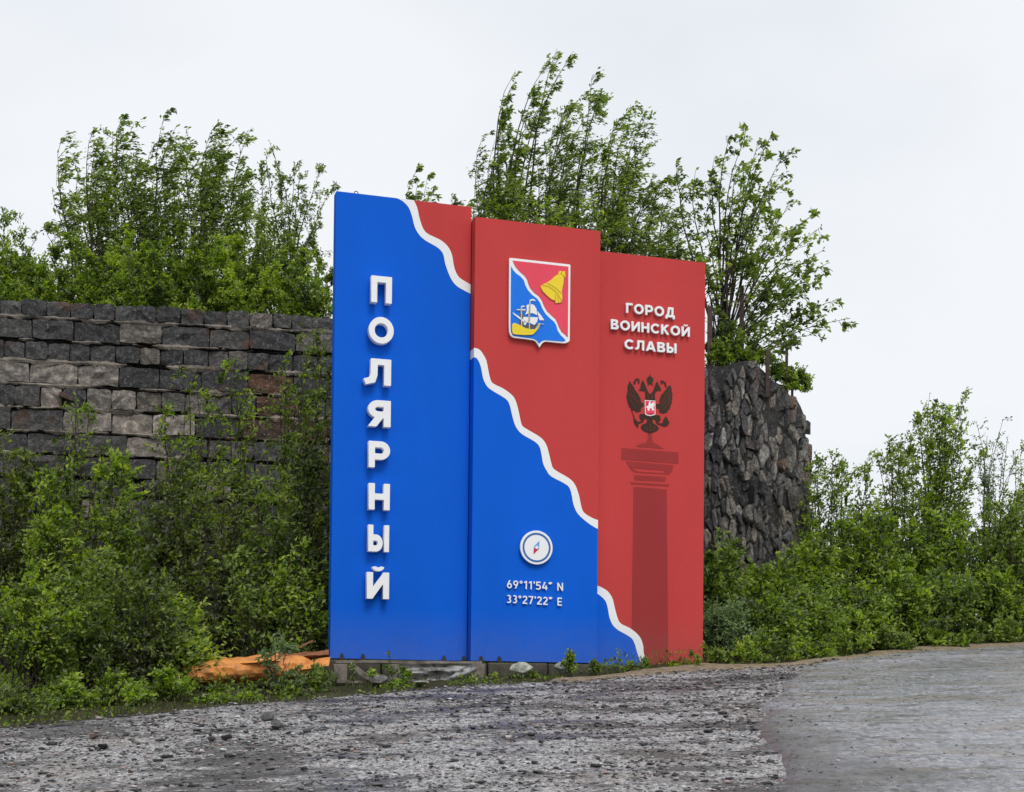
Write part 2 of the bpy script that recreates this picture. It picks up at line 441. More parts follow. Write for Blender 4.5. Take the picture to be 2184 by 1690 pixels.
def d_sand(x, y):
    dr = d_road(x, y)
    wd = .5 + .5 * fbm(np.asarray(x) * .8, np.asarray(y) * 0 + 4, 31)
    a = np.minimum(dr + wd, .15 - dr)
    return np.minimum(a, np.minimum(np.asarray(x) - 0.45, 3)) + .12 * fbm(np.asarray(x) * 4, np.asarray(y) * 4, 33)
xs = axis([(.2, 14, .06)]); ys = axis([(14.5, 24, .06)])
g = link('sandy_verge', grid_mesh('sandy_verge', xs, ys,
     lambda x, y: tz(x, y) + .055 + .02 * fbm(np.asarray(x) * 7, np.asarray(y) * 7, 35) - .14 * sstep(.12, -.12, d_sand(x, y)), keep=lambda x, y: d_sand(x, y) > -.2), M_SAND)
tag(g, kind='structure')

# ------------------------------------------------------------------ the retaining wall of cut stone and the ground on top
RND = random.Random(11)
WA = 0.162; WO = Vector((-7.83, 21.5, 0)); WU = Vector((math.cos(WA), math.sin(WA), 0)); WN = Vector((math.sin(WA), -math.cos(WA), 0))
WM = Matrix(((WU.x, -WN.x, 0, WO.x), (WU.y, -WN.y, 0, WO.y), (0, 0, 1, 0), (0, 0, 0, 1)))   # local x along the wall, local y into it
ZT = 6.26
wall = empty('retaining_wall', WO); wall.matrix_world = WM
tag(wall, 'tall dark wall of rough cut stone courses with pale mortar lines, left of the blue panel', 'stone wall')
def block_mesh(w, h, seed, round_=0.03):
    r = random.Random(seed); d = .30
    nx, nz = 4, 3
    V = []; Fc = []
    for j in range(nz + 1):
        for i in range(nx + 1):
            fx, fz = i / nx, j / nz
            e = (i in (0, nx)) + (j in (0, nz))
            y = {0: r.uniform(-.060, .005), 1: r.uniform(-.038, .004), 2: r.uniform(-.03, .012)}[e]
            jx = r.uniform(-.016, .016) * (1 if 0 < i < nx else .5); jz = r.uniform(-.014, .014)
            if e == 2:
                jx += (round_ if i == 0 else -round_) * r.uniform(0, .5); jz += (round_ if j == 0 else -round_) * r.uniform(0, .5)
            V.append((-w / 2 + fx * w + jx, y, -h / 2 + fz * h + jz))
    n1 = nx + 1
    for j in range(nz):
        for i in range(nx):
            a = j * n1 + i; Fc.append((a, a + 1, a + n1 + 1, a + n1))
    ring = [i for i in range(n1)] + [j * n1 + nx for j in range(1, nz + 1)] + [nz * n1 + i for i in range(nx - 1, -1, -1)] + [j * n1 for j in range(nz - 1, 0, -1)]
    b0 = len(V)
    for k in ring: V.append((V[k][0] * .97, d, V[k][2] * .97))
    L = len(ring)
    for k in range(L): Fc.append((ring[k], b0 + k, b0 + (k + 1) % L, ring[(k + 1) % L]))
    return V, Fc
zs = [(1509 - p) / 3000 * 21.5 for p in (636, 679, 728, 773, 824, 874, 925, 973, 1022)]
zs[0] = ZT
class Joined:
    def __init__(s): s.V = []; s.F = []
    def add(s, V, Fc, off=(0, 0, 0), f=None):
        b = len(s.V)
        for v in V:
            p = (v[0] + off[0], v[1] + off[1], v[2] + off[2])
            s.V.append(f(p) if f else p)
        s.F += [tuple(i + b for i in q) for q in Fc]
    def mesh(s, name): return mesh_py(name, s.V, s.F)
VARI = {}
def block_variant(kind, k):
    if (kind, k) not in VARI:
        V, Fc = block_mesh({'long': .70, 'short': .34, 'rub': .46}[kind], {'rub': .30}.get(kind, .34), hash((kind == 'long', kind == 'rub', k)) % 9999)
        VARI[(kind, k)] = mesh_py('stone_block_' + kind, V, Fc)
        VARI[(kind, k)].materials.append(M_BLOCK)
    return VARI[(kind, k)]
far_blocks = Joined()
SMIN, SMAX = -.6, 6.6
def put_block(name, kind, x, z, w, h, w0, h0, dy, mt=None, rot=0, lab=None):
    o = bpy.data.objects.new(name, block_variant(kind, RND.randrange(7)))
    COL.objects.link(o); o.parent = wall
    o.location = (x, dy, z); o.scale = (w / w0 * RND.choice((1, -1)), 1, h / h0); o.rotation_euler = (RND.uniform(-.03, .03), rot, RND.uniform(-.02, .02))
    if mt is not None:
        o.material_slots[0].link = 'OBJECT'; o.material_slots[0].material = mt
    if lab: o['label'] = lab
    return o
for ci in range(8):
    kind = 'short' if ci in (0, 2, 4) else 'long'
    w0 = {'short': .345, 'long': .71}[kind]
    h = zs[ci] - zs[ci + 1]
    x = -6.0 + RND.uniform(0, .4)
    while x < 10.2:
        w = w0 * RND.uniform(.86, 1.13)
        if ci == 4 and RND.random() < .15: w *= .7
        hh = h - RND.uniform(.045, .075) if ci else h - RND.uniform(.05, .09)
        zc = (zs[ci] + zs[ci + 1]) / 2 - (0.012 if ci else RND.uniform(0.01, .04))
        dy = RND.uniform(-.02, .035)
        if SMIN < x + w / 2 < SMAX:
            mt = None; lab = None
            sx = x + w / 2
            # paler, pinkish stones in the middle left of the wall, rust stains under the iron pieces
            pal = {3: (-.6, 1.9), 4: (-.6, 2.6), 5: (.9, 2.8), 6: (1.5, 2.6)}.get(ci)
            if pal and pal[0] < sx < pal[1] and RND.random() < (.85 if ci != 4 else .5): mt = M_PALE
            if (ci in (3, 4, 5)) and 3.72 < sx < 4.25 + .1 * ci: mt = M_RUSTST; lab = 'rust red stained block'
            put_block('stone_block', kind, sx, zc, w - RND.uniform(.004, .016), hh, {'long': .70, 'short': .34}[kind], .34, dy, mt, RND.uniform(-.012, .012), lab)
        else:
            V, Fc = block_mesh(w - .018, hh, RND.randrange(10 ** 6)); far_blocks.add(V, Fc, (x + w / 2, dy, zc))
        x += w
# rubble masonry below the cut courses
z = zs[8]; row = 0
while z > .25:
    h = RND.uniform(.22, .38); x = -6 + RND.uniform(0, .4)
    while x < 10.2:
        w = RND.uniform(.26, .72)
        zc = z - h / 2 + RND.uniform(-.03, .03)
        if SMIN < x + w / 2 < 6.2 and zc > 1.4:
            put_block('rubble_stone', 'rub', x + w / 2, zc, w - .03, h - RND.uniform(.02, .07), .46, .30, RND.uniform(-.03, .06),
                      RND.choice((None, None, None, None, None, M_PALE)), RND.uniform(-.09, .09))
        else:
            V, Fc = block_mesh(w - .03, h - .04, RND.randrange(10 ** 6), .05); far_blocks.add(V, Fc, (x + w / 2, RND.uniform(-.03, .06), zc))
        x += w
    z -= h
o = link('outer_masonry', far_blocks.mesh('outer_masonry'), M_BLOCK, wall); o['kind'] = 'stuff'
link('wall_core', box_mesh('wall_core', -6, 10.2, .09, 1.2, -.6, ZT - .12), M_CORE, wall)
# beds of mortar between the courses, squeezed out and uneven
for ci in range(1, 9):
    V = []; Fc = []
    n = 520
    rr = random.Random(100 + ci)
    for i in range(n + 1):
        x = -6 + 16.2 * i / n
        th = .012 + .20 * float(fbm(x * 1.9, ci * 7.3, 41, 6)) + (.022 if ci in (1, 3, 5) else 0) + .03 * float(fbm(x * 14, ci, 48, 2))
        th = min(max(th, .001), .06)
        pr = -.022 + .06 * float(fbm(x * 7, ci * 3.1, 43, 4)) + .06 * (th < .01)
        zc = zs[ci] + .035 * float(fbm(x * 2.2, ci * 2.2, 44)) - th * .3
        for (dy, dz) in ((.12, th), (pr + .012, th * rr.uniform(.75, 1.1)), (pr - .006, th * .1), (pr + .012, -th * rr.uniform(.5, 1.0)), (.12, -th * .6)):
            V.append((x, dy, zc + dz))
    for i in range(n):
        for k in range(4):
            a = i * 5 + k; Fc.append((a, a + 5, a + 6, a + 1))
    link('mortar_bed', mesh_py('mortar_bed', V, Fc), M_MORTAR, wall)

# embankment on top of and behind the masonry
def bank_z(x, y):
    return ZT - .30 + .5 * fbm(x * .6, y * .6, 51) + .25 * sstep(23, 27, y)
foot = []
def wallpt(s, d): return WO + WU * s - WN * d
P1 = [wallpt(-6, .9), wallpt(9.3, .9)]
outline = [(-40, 21.5 - 40 * .1 + 6), (P1[0].x, P1[0].y), (P1[1].x, P1[1].y), (2.4, 24.0), (4.1, 24.5), (4.95, 25.3), (5.1, 27), (5.0, 31), (3, 38), (-8, 46), (-40, 48)]
bm = bmesh.new()
OL = []
for (a, b_) in zip(outline, outline[1:] + outline[:1]):
    n = max(1, int(math.hypot(b_[0] - a[0], b_[1] - a[1]) / .7))
    for i in range(n): OL.append((a[0] + (b_[0] - a[0]) * i / n, a[1] + (b_[1] - a[1]) * i / n))
cx, cy = -8, 34
V = []; Fc = []
rings = [0, .35, .7, .9, 1.0]
for r_ in rings[1:]:
    for (x, y) in OL:
        px, py = cx + (x - cx) * r_, cy + (y - cy) * r_
        V.append((px, py, float(bank_z(px, py)) - (.25 if r_ == 1 and px > 2.2 else 0)))
for (x, y) in OL:
    V.append((x, y, float(tplane(x, y)) - .5))
V.append((cx, cy, float(bank_z(cx, cy))))
L = len(OL)
for k in range(L): Fc.append((len(V) - 1, k, (k + 1) % L))
for rr in range(len(rings) - 1):
    for k in range(L): Fc.append((rr * L + k, (rr + 1) * L + k, (rr + 1) * L + (k + 1) % L, rr * L + (k + 1) % L))
o = link('embankment_ground', mesh_py('embankment_ground', V, Fc), M_SOIL); tag(o, kind='structure')
# mossy rim on the wall top
# ------------------------------------------------------------------ broken rubble end of the wall
PATH = [(1.7, 23.0), (2.6, 23.65), (4.05, 24.0), (4.83, 24.4), (5.25, 25.05), (5.42, 26.0), (5.42, 30.5)]
PL = [0]
for a, b_ in zip(PATH[:-1], PATH[1:]): PL.append(PL[-1] + math.dist(a, b_))
def path_at(s):
    s = max(0, min(s, PL[-1] - 1e-4))
    for k in range(len(PL) - 1):
        if s <= PL[k + 1]:
            t = (s - PL[k]) / (PL[k + 1] - PL[k]); a, b_ = PATH[k], PATH[k + 1]
            p = (a[0] + (b_[0] - a[0]) * t, a[1] + (b_[1] - a[1]) * t)
            d = Vector((b_[0] - a[0], b_[1] - a[1], 0)).normalized()
            return Vector((p[0], p[1], 0)), d
def top_z(s):
    return 5.84 + .14 * math.exp(-((s - 2.55) / .35) ** 2) - .38 * float(sstep(2.7, 3.7, s)) - 1.05 * float(sstep(3.85, 5.0, s)) + .12 * float(fbm(s * 2.3, 3, 61))
tower = empty('rubble_wall_end', (4.0, 25, .9))
tag(tower, 'rounded broken wall end of upright dark stone shards, right of the red panel', 'stone wall')
def hull(pts):
    bm = bmesh.new()
    for p in pts: bm.verts.new(p)
    r = bmesh.ops.convex_hull(bm, input=bm.verts[:])
    bmesh.ops.delete(bm, geom=[v for v in bm.verts if not v.link_faces], context='VERTS')
    bmesh.ops.recalc_face_normals(bm, faces=bm.faces[:])
    me = bpy.data.meshes.new('shard'); bm.to_mesh(me); bm.free(); return me
small = Joined()
def clip(poly, nx, ny, c):
    out = []
    for p, q in zip(poly, poly[1:] + poly[:1]):
        dp, dq = p[0] * nx + p[1] * ny - c, q[0] * nx + q[1] * ny - c
        if dp <= 0: out.append(p)
        if dp * dq < 0:
            t = dp / (dp - dq); out.append((p[0] + (q[0] - p[0]) * t, p[1] + (q[1] - p[1]) * t))
    return out
AN = 2.7                                     # stones stand upright: taller than wide
seeds = []
cs = .094
i = 0
while i * cs < PL[-1] + .2:
    zc0 = .9 + RND.uniform(0, .3)
    while zc0 < 6.3:
        if RND.random() > .22:
            seeds.append((i * cs + RND.uniform(-.08, .08), zc0 + RND.uniform(-.14, .14)))
        zc0 += cs * AN * RND.uniform(.65, 1.25)
    i += 1
cells = []
for (x0, z0) in seeds:
    if z0 > top_z(x0) - .06: continue
    sh = .25 * float(fbm(x0 * 2, z0 * 2, 68))
    poly = [(-.26, -.6), (.26, -.6), (.26, .6), (-.26, .6)]
    for (x1, z1) in seeds:
        dx, dz = x1 - x0, (z1 - z0)
        if abs(dx) > .45 or abs(dz) > 1.1 or (dx == 0 and dz == 0): continue
        nx, nz_ = dx, dz / (AN * AN)
        poly = clip(poly, nx, nz_, (dx * nx + dz * nz_) / 2)
        if len(poly) < 3: break
    if len(poly) < 3: continue
    tz_ = top_z(x0) + RND.uniform(-.02, .05)
    poly = clip(poly, 0, 1, tz_ - z0)
    if len(poly) < 3: continue
    ar = abs(sum(p[0] * q[1] - q[0] * p[1] for p, q in zip(poly, poly[1:] + poly[:1]))) / 2
    if ar < .0025: continue
    cells.append((x0, z0, poly, ar))
inview = sorted([c for c in cells if 1.85 < c[0] < 4.9 and c[1] > 1.9], key=lambda c: -c[3])
big_set = set(id(c) for c in inview[:295])
Tinv = Matrix.Translation(-Vector(tower.location))
for c in cells:
    x0, z0, poly, ar = c
    p, d = path_at(x0); nrm = Vector((d.y, -d.x, 0))
    push = RND.choice((RND.uniform(-.04, .04), RND.uniform(-.05, .05), RND.uniform(-.12, .10)))
    if RND.random() < .05: push -= .12
    tu, tv = RND.uniform(-.7, .7), RND.uniform(-.22, .22)
    gap = RND.uniform(.82, .97); inn = RND.uniform(.45, .88); ofx, ofz = RND.uniform(-.012, .012), RND.uniform(-.03, .03)
    pj = []
    for q0, q1 in zip(poly, poly[1:] + poly[:1]):
        pj.append(q0)
        if math.dist(q0, q1) > .09: pj.append(((q0[0] + q1[0]) / 2 + RND.uniform(-.013, .013), (q0[1] + q1[1]) / 2 + RND.uniform(-.02, .02)))
    poly = pj
    V = []; n = len(poly)
    cxp = sum(q[0] for q in poly) / n; czp = sum(q[1] for q in poly) / n
    def W_(u, w, dep): return p + d * u + Vector((0, 0, z0 + w)) + nrm * (push - dep)
    for (u, w) in poly: V.append(W_(cxp + (u - cxp) * gap, czp + (w - czp) * gap, .20))
    for (u, w) in poly:
        uu, ww = cxp + (u - cxp) * gap, czp + (w - czp) * gap
        V.append(W_(uu, ww, RND.uniform(.005, .065) + tu * uu * .6))
    for (u, w) in poly:
        uu, ww = cxp + (u - cxp) * inn + ofx, czp + (w - czp) * inn + ofz
        V.append(W_(uu, ww, tu * uu + tv * ww + RND.uniform(-.022, .012)))
    Fq = []
    for k in range(n):
        k2 = (k + 1) % n
        Fq.append((k, k2, n + k2, n + k)); Fq.append((n + k, n + k2, 2 * n + k2, 2 * n + k))
    V.append(W_(cxp + RND.uniform(-.02, .02), czp + RND.uniform(-.05, .05), RND.uniform(-.02, .01)))
    for k in range(n): Fq.append((2 * n + k, 2 * n + (k + 1) % n, 3 * n))
    if id(c) in big_set:
        me = mesh_py('shard_stone', [v - Vector(tower.location) for v in V], Fq)
        link('shard_stone', me, M_SHARD, tower)
    else: small.add(V, Fq)
o = link('small_shard_stones', small.mesh('small_shard_stones'), M_SHARD); o['kind'] = 'stuff'
o.parent = tower; o.matrix_parent_inverse = Matrix.Translation(-Vector(tower.location))
V = []; Fc = []; n = 60; nz = 12
for i in range(n + 1):
    s = PL[-1] * i / n; p, d = path_at(s); nr = Vector((d.y, -d.x, 0))
    for j in range(nz + 1):
        z = .3 + (top_z(s) - .28) * j / nz
        q = p - nr * (.06 + .05 * float(fbm(s * 4, z * 4, 66))); V.append((q.x, q.y, z))
    q = p - nr * 1.0; V.append((q.x, q.y, top_z(s) - .1))
for i in range(n):
    for j in range(nz + 1):
        a = i * (nz + 2) + j; Fc.append((a, a + nz + 2, a + nz + 3, a + 1))
o = link('tower_core', mesh_py('tower_core', V, Fc), M_CORE); o.parent = tower; o.matrix_parent_inverse = Matrix.Translation(-Vector(tower.location))

# rusty posts on the wall end
def post(px, ptop, pbot, Y, w, label, h=None):
    a = at(px, pbot, Y); b_ = at(px, ptop, Y)
    me = box_mesh('rusty_post', -w / 2, w / 2, -w * .3, w * .3, -.3, b_.z - a.z, .004, RND, .004)
    o = link('rusty_post', me, M_POST); o.location = a; o.rotation_euler = (0, RND.uniform(-.01, .01), RND.uniform(-.3, .3))
    tag(o, label, 'post', 'rusty steel posts standing on the broken wall end')
post(1513, 655, 778, 24.35, .085, 'tall dark steel post right beside the red panel edge')
post(1582, 610, 770, 24.9, .08, 'longest steel post, standing among the tree branches')
post(1637, 746, 812, 24.15, .075, 'mossy thick short post in the middle of the wall end')
post(1678, 730, 815, 24.75, .05, 'thin bare steel post near the right rim of the wall end')
post(1690, 782, 815, 24.85, .042, 'shortest thin post at the right rim of the wall end')

# ------------------------------------------------------------------ the entrance sign
TH = 0.298; SO = Vector((-2.315, 17.88, 0.600))
SU = Vector((math.cos(TH), math.sin(TH), 0)); SN = Vector((math.sin(TH), -math.cos(TH), 0))    # outwards normal
W1, W2, W3 = 1.805, 1.750, 1.590
H1, H2, H3 = 6.0, 5.817, 5.583
D2, D3 = 0.164, 0.064
sign = empty('entrance_sign', SO)
sign.rotation_euler = (0, 0, TH)           # local x along the front, local -y towards the road, z up
tag(sign, 'tall blue and red painted town entrance sign of three stepped slabs with white lettering', 'sign')
def pl(px, py, off=0.0):
    """pixel of the photograph -> (a, c) on the vertical plane that lies off metres in front of the left slab's front"""
    d = Vector(ray(px, py)); P = SO + SN * off
    t = P.dot(SN) / d.dot(SN); X = d * t - SO
    return X.dot(SU), X.z
def zt(ox, oy, k, pts, off=0.0): return [pl(ox + x * k, oy + y * k, off) for x, y in pts]

def slab(name, a0, a1, front, back, H, zb, pieces, mats):
    """front/back: local y. pieces: list of (polygon, material index), together covering the rectangle"""
    V = []; Fc = []; mi = []
    def onb(p, q):
        for k, val in ((0, a0), (0, a1), (1, zb), (1, H)):
            if abs(p[k] - val) < 1e-5 and abs(q[k] - val) < 1e-5: return True
        return False
    for poly, m_ in pieces:
        ar = sum(poly[i][0] * poly[(i + 1) % len(poly)][1] - poly[(i + 1) % len(poly)][0] * poly[i][1] for i in range(len(poly)))
        if ar < 0: poly = poly[::-1]
        b0 = len(V); n = len(poly)
        V += [(p[0], front, p[1]) for p in poly]
        Fc.append(tuple(range(b0, b0 + n))); mi.append(m_)
        for i in range(n):
            p, q = poly[i], poly[(i + 1) % n]
            if onb(p, q):
                b1 = len(V)
                V += [(p[0], front, p[1]), (p[0], back, p[1]), (q[0], back, q[1]), (q[0], front, q[1])]
                Fc.append((b1, b1 + 1, b1 + 2, b1 + 3)); mi.append(m_)
    b0 = len(V); V += [(a0, back, zb), (a0, back, H), (a1, back, H), (a1, back, zb)]; Fc.append((b0, b0 + 1, b0 + 2, b0 + 3)); mi.append(0)
    me = mesh_py(name, V, Fc)
    for m_ in mats: me.materials.append(m_)
    me.polygons.foreach_set('material_index', mi)
    return link(name, me, None, sign)
def smooth_curve(P, n=4):
    out = []
    P = [Vector(p) for p in P]
    for i in range(len(P) - 1):
        p0 = P[max(i - 1, 0)]; p1 = P[i]; p2 = P[i + 1]; p3 = P[min(i + 2, len(P) - 1)]
        for k in range(n):
            t = k / n
            out.append(tuple(.5 * ((2 * p1) + (p2 - p0) * t + (2 * p0 - 5 * p1 + 4 * p2 - p3) * t * t + (3 * p1 - p0 - 3 * p2 + p3) * t ** 3)))
    out.append(tuple(P[-1])); return out
def clampx(P, a0, a1, z0, z1): return [(min(max(x, a0), a1), min(max(y, z0), z1)) for x, y in P]

# slab 1
k1 = (665.3, 392.4, .3431)
up = smooth_curve(zt(*k1, [(632, 98), (655, 150), (668, 210), (690, 275), (720, 310), (800, 350), (845, 390), (870, 440), (885, 520), (910, 575), (950, 605), (990, 628)]))
lo = smooth_curve(zt(*k1, [(515, 84), (560, 105), (600, 145), (622, 200), (640, 270), (670, 320), (710, 355), (780, 395), (815, 435), (830, 500), (860, 580), (895, 630), (950, 665), (990, 685)]))
A0, A1 = 0.0, W1 - .008
up[0] = (up[0][0], H1); lo[0] = (lo[0][0], H1); up[-1] = (A1, up[-1][1]); lo[-1] = (A1, lo[-1][1])
up = clampx(up, A0, A1, 0, H1); lo = clampx(lo, A0, A1, 0, H1)
slab('left_slab', A0, A1, 0, .17, H1, 0, [(up + [(A1, H1)], 1), (lo + up[::-1], 2), (lo + [(A1, 0), (A0, 0), (A0, H1)], 0)], [M_BLUE, M_RED, M_WHITE])
# slab 2
k2 = (989.5, 716.6, .2523)
up = smooth_curve(zt(*k2, [(100, 103), (135, 120), (165, 160), (190, 210), (208, 300), (225, 370), (250, 405), (340, 450), (415, 510), (445, 570), (465, 650), (485, 740), (510, 775), (620, 840), (670, 880), (700, 930), (720, 1000), (740, 1080), (765, 1130), (890, 1205), (940, 1260), (970, 1340), (985, 1410), (1005, 1480), (1050, 1520), (1125, 1558)], D2), 3)
lo = smooth_curve(zt(*k2, [(100, 180), (125, 215), (145, 270), (160, 350), (180, 400), (220, 450), (350, 530), (385, 580), (400, 640), (415, 700), (440, 770), (490, 830), (600, 895), (640, 940), (655, 1000), (670, 1080), (700, 1140), (740, 1190), (870, 1260), (905, 1320), (925, 1420), (960, 1500), (1040, 1575), (1125, 1632)], D2), 3)
A0, A1 = W1 + .004, W1 + W2
for P in (up, lo):
    P[0] = (A0, P[0][1]); P[-1] = (A1, P[-1][1])
up = clampx(up, A0, A1, 0, H2); lo = clampx(lo, A0, A1, 0, H2)
slab('middle_slab', A0, A1, -D2, .05, H2, 0, [(up + [(A1, H2), (A0, H2)], 1), (lo + up[::-1], 2), (lo + [(A1, 0), (A0, 0)], 0)], [M_BLUE, M_RED, M_WHITE])
# slab 3
k3 = (989.5, 1074.8, .2524)
ZB3 = -.25
up = smooth_curve(zt(*k3, [(1118, 690), (1160, 705), (1215, 740), (1255, 800), (1275, 880), (1300, 970), (1330, 1015), (1400, 1050), (1460, 1095), (1495, 1140), (1515, 1200), (1520, 1260), (1550, 1370), (1590, 1480)], D3))
lo = smooth_curve(zt(*k3, [(1115, 755), (1150, 775), (1195, 820), (1215, 880), (1230, 960), (1255, 1020), (1300, 1065), (1370, 1105), (1420, 1140), (1445, 1190), (1465, 1260), (1500, 1360), (1530, 1480)], D3))
A0, A1 = W1 + W2 + .003, W1 + W2 + W3
for P in (up, lo):
    P[0] = (A0, P[0][1]); P[-1] = (P[-1][0], ZB3)
up = clampx(up, A0, A1, ZB3, H3); lo = clampx(lo, A0, A1, ZB3, H3)
slab('right_slab', A0, A1, -D3, .12, H3, ZB3, [(up + [(A1, ZB3), (A1, H3), (A0, H3)], 1), (lo + up[::-1], 2), (lo + [(A0, ZB3)], 0)], [M_BLUE, M_RED, M_WHITE])

# flat / raised shapes on the slabs, from closed loops
def shape(name, loops, off, depth, mt, parent, bev=0.0):
    """loops: lists of (a, c); even-odd filled; lies from off to off+depth in front of the left slab's plane"""
    L0_ = loops[0][0]; dep_ = depth; bev_ = bev; depth, bev = depth * 30, bev * 30
    cu = bpy.data.curves.new(name, 'CURVE'); cu.dimensions = '2D'; cu.fill_mode = 'BOTH'
    cu.extrude = depth / 2; cu.bevel_depth = bev; cu.bevel_resolution = 1
    if bev: cu.extrude = depth / 2 - bev; cu.offset = -bev
    for L_ in loops:
        sp = cu.splines.new('POLY'); sp.points.add(len(L_) - 1)
        sp.points.foreach_set('co', [x for p in L_ for x in ((p[0] - L0_[0]) * 30, (p[1] - L0_[1]) * 30, 0, 1)]); sp.use_cyclic_u = True
    ob = bpy.data.objects.new(name + '_c', cu)
    me = bpy.data.meshes.new_from_object(ob)
    bpy.data.objects.remove(ob); bpy.data.curves.remove(cu)
    me.name = name
    co = np.empty(len(me.vertices) * 3, np.float32); me.vertices.foreach_get('co', co); co = co.reshape(-1, 3) / 30; co[:, 0] += L0_[0]; co[:, 1] += L0_[1]; depth = dep_
    me.vertices.foreach_set('co', np.stack([co[:, 0], -(off + depth / 2 + co[:, 2]), co[:, 1]], -1).ravel())
    me.update(); me.materials.clear()
    return link(name, me, mt, parent)

# glyphs: strokes in a box of height 1, turned into outlines by marching squares
def glyph_strokes(ch, w):
    h = w / 2
    sg = lambda *a: ('s',) + a
    ar = lambda *a: ('a',) + a
    G = {
     'П': (.80, [sg(h, 0, h, 1), sg(.80 - h, 0, .80 - h, 1), sg(0, 1 - h, .80, 1 - h)]),
     'О': (1.0, [ar(.5, .5, .5 - h, .5 - h, 0, 360)]),
     'Л': (.88, [sg(.88 - h, 0, .88 - h, 1), sg(.2, 1 - h, .88, 1 - h), sg(.2 + h, 1, .19 + h, .38), sg(.2 + h, .42, .12 + h, .12), sg(.16 + h, .2, .0, h * .9)]),
     'Я': (.80, [sg(.80 - h, 0, .80 - h, 1), sg(.36, 1 - h, .8, 1 - h), sg(.36, .33 + h, .8, .33 + h), ar(.36, .665, .36 - h, .335 - h, 90, 270), sg(.44, .42, .06 + h * .4, -.06)]),
     'Р': (.80, [sg(h, 0, h, 1), sg(0, 1 - h, .44, 1 - h), sg(0, .30 + h, .44, .30 + h), ar(.44, .65, .36 - h, .35 - h, -90, 90)]),
     'Н': (.82, [sg(h, 0, h, 1), sg(.82 - h, 0, .82 - h, 1), sg(0, .5, .82, .5)]),
     'Ы': (.98, [sg(h, 0, h, 1), sg(0, h, .36, h), sg(0, .64 - h, .36, .64 - h), ar(.36, .32, .32 - h, .32 - h, -90, 90), sg(.98 - h, 0, .98 - h, 1)]),
     'Й': (.86, [sg(h, 0, h, 1), sg(.86 - h, 0, .86 - h, 1), sg(h * .9, .05, .86 - h * .9, .95), ar(.43, 1.24, .17, .13, 190, 350)]),
     'И': (.86, [sg(h, 0, h, 1), sg(.86 - h, 0, .86 - h, 1), sg(h * .9, .05, .86 - h * .9, .95)]),
     'Г': (.66, [sg(h, 0, h, 1), sg(0, 1 - h, .66, 1 - h)]),
     'Д': (.96, [sg(.82 - h, 0, .82 - h, 1), sg(.26, 1 - h, .82, 1 - h), sg(.27 + h, 1, .12 + h, .05), sg(0, h, .96, h), sg(h * .9, .1, h * .9, -.20), sg(.96 - h * .9, .1, .96 - h * .9, -.20)]),
     'В': (.80, [sg(h, 0, h, 1), sg(0, 1 - h, .45, 1 - h), sg(0, .52, .5, .52), sg(0, h, .5, h), ar(.45, .755, .29 - h, .245 - h, -90, 90), ar(.5, .27, .30 - h, .27 - h, -90, 90)]),
     'С': (.92, [ar(.5, .5, .5 - h, .5 - h, 40, 320)]),
     'К': (.84, [sg(h, 0, h, 1), sg(h, .40, .74, 1.06), sg(.30, .56, .76, -.04)]),
     'А': (1.0, [sg(h * .9, -.05, .5, 1.02), sg(1 - h * .9, -.05, .5, 1.02), sg(.2, .27, .8, .27)]),
     '6': (.62, [ar(.31, .32, .31 - h, .32 - h, 0, 360), sg(.01 + h, .36, .30 + h, 1.05)]),
     '9': (.62, [ar(.31, .68, .31 - h, .32 - h, 0, 360), sg(.61 - h, .64, .32 - h, -.05)]),
     '1': (.44, [sg(.38 - h, 0, .38 - h, 1), sg(.04, .78, .34, .96)]),
     '5': (.60, [sg(h, .5, h, 1), sg(0, 1 - h, .56, 1 - h), sg(0, .56, .28, .56), ar(.27, .32, .33 - h, .32 - h, -120, 90), sg(.0, .13, .2, .06)]),
     '4': (.66, [sg(.36, 1.03, .06, .28), sg(0, .26, .66, .26), sg(.50, 0, .50, .58)]),
     '3': (.58, [ar(.27, .74, .28 - h, .26 - h, -90, 140), ar(.27, .29, .31 - h, .29 - h, -140, 90)]),
     '2': (.60, [ar(.30, .72, .29 - h, .28 - h, -25, 170), sg(.54, .66, .06, .08), sg(0, h, .60, h)]),
     '7': (.60, [sg(0, 1 - h, .60, 1 - h), sg(.54, .98, .20, -.04)]),
     '°': (.36, [ar(.18, .82, .18 - h * .7, .18 - h * .7, 0, 360)]),
     "'": (.14, [sg(.07, .72, .07, 1.0)]),
     '"': (.40, [sg(.07, .74, .07, 1.0), sg(.23, .74, .23, 1.0), sg(.35, .86, .35, 1.0)]),
     'N': (.74, [sg(h, 0, h, 1), sg(.74 - h, 0, .74 - h, 1), sg(h * .9, .95, .74 - h * .9, .05)]),
     'E': (.58, [sg(h, 0, h, 1), sg(0, 1 - h, .58, 1 - h), sg(0, .5, .52, .5), sg(0, h, .58, h)]),
    }
    return G[ch]
GC = {}
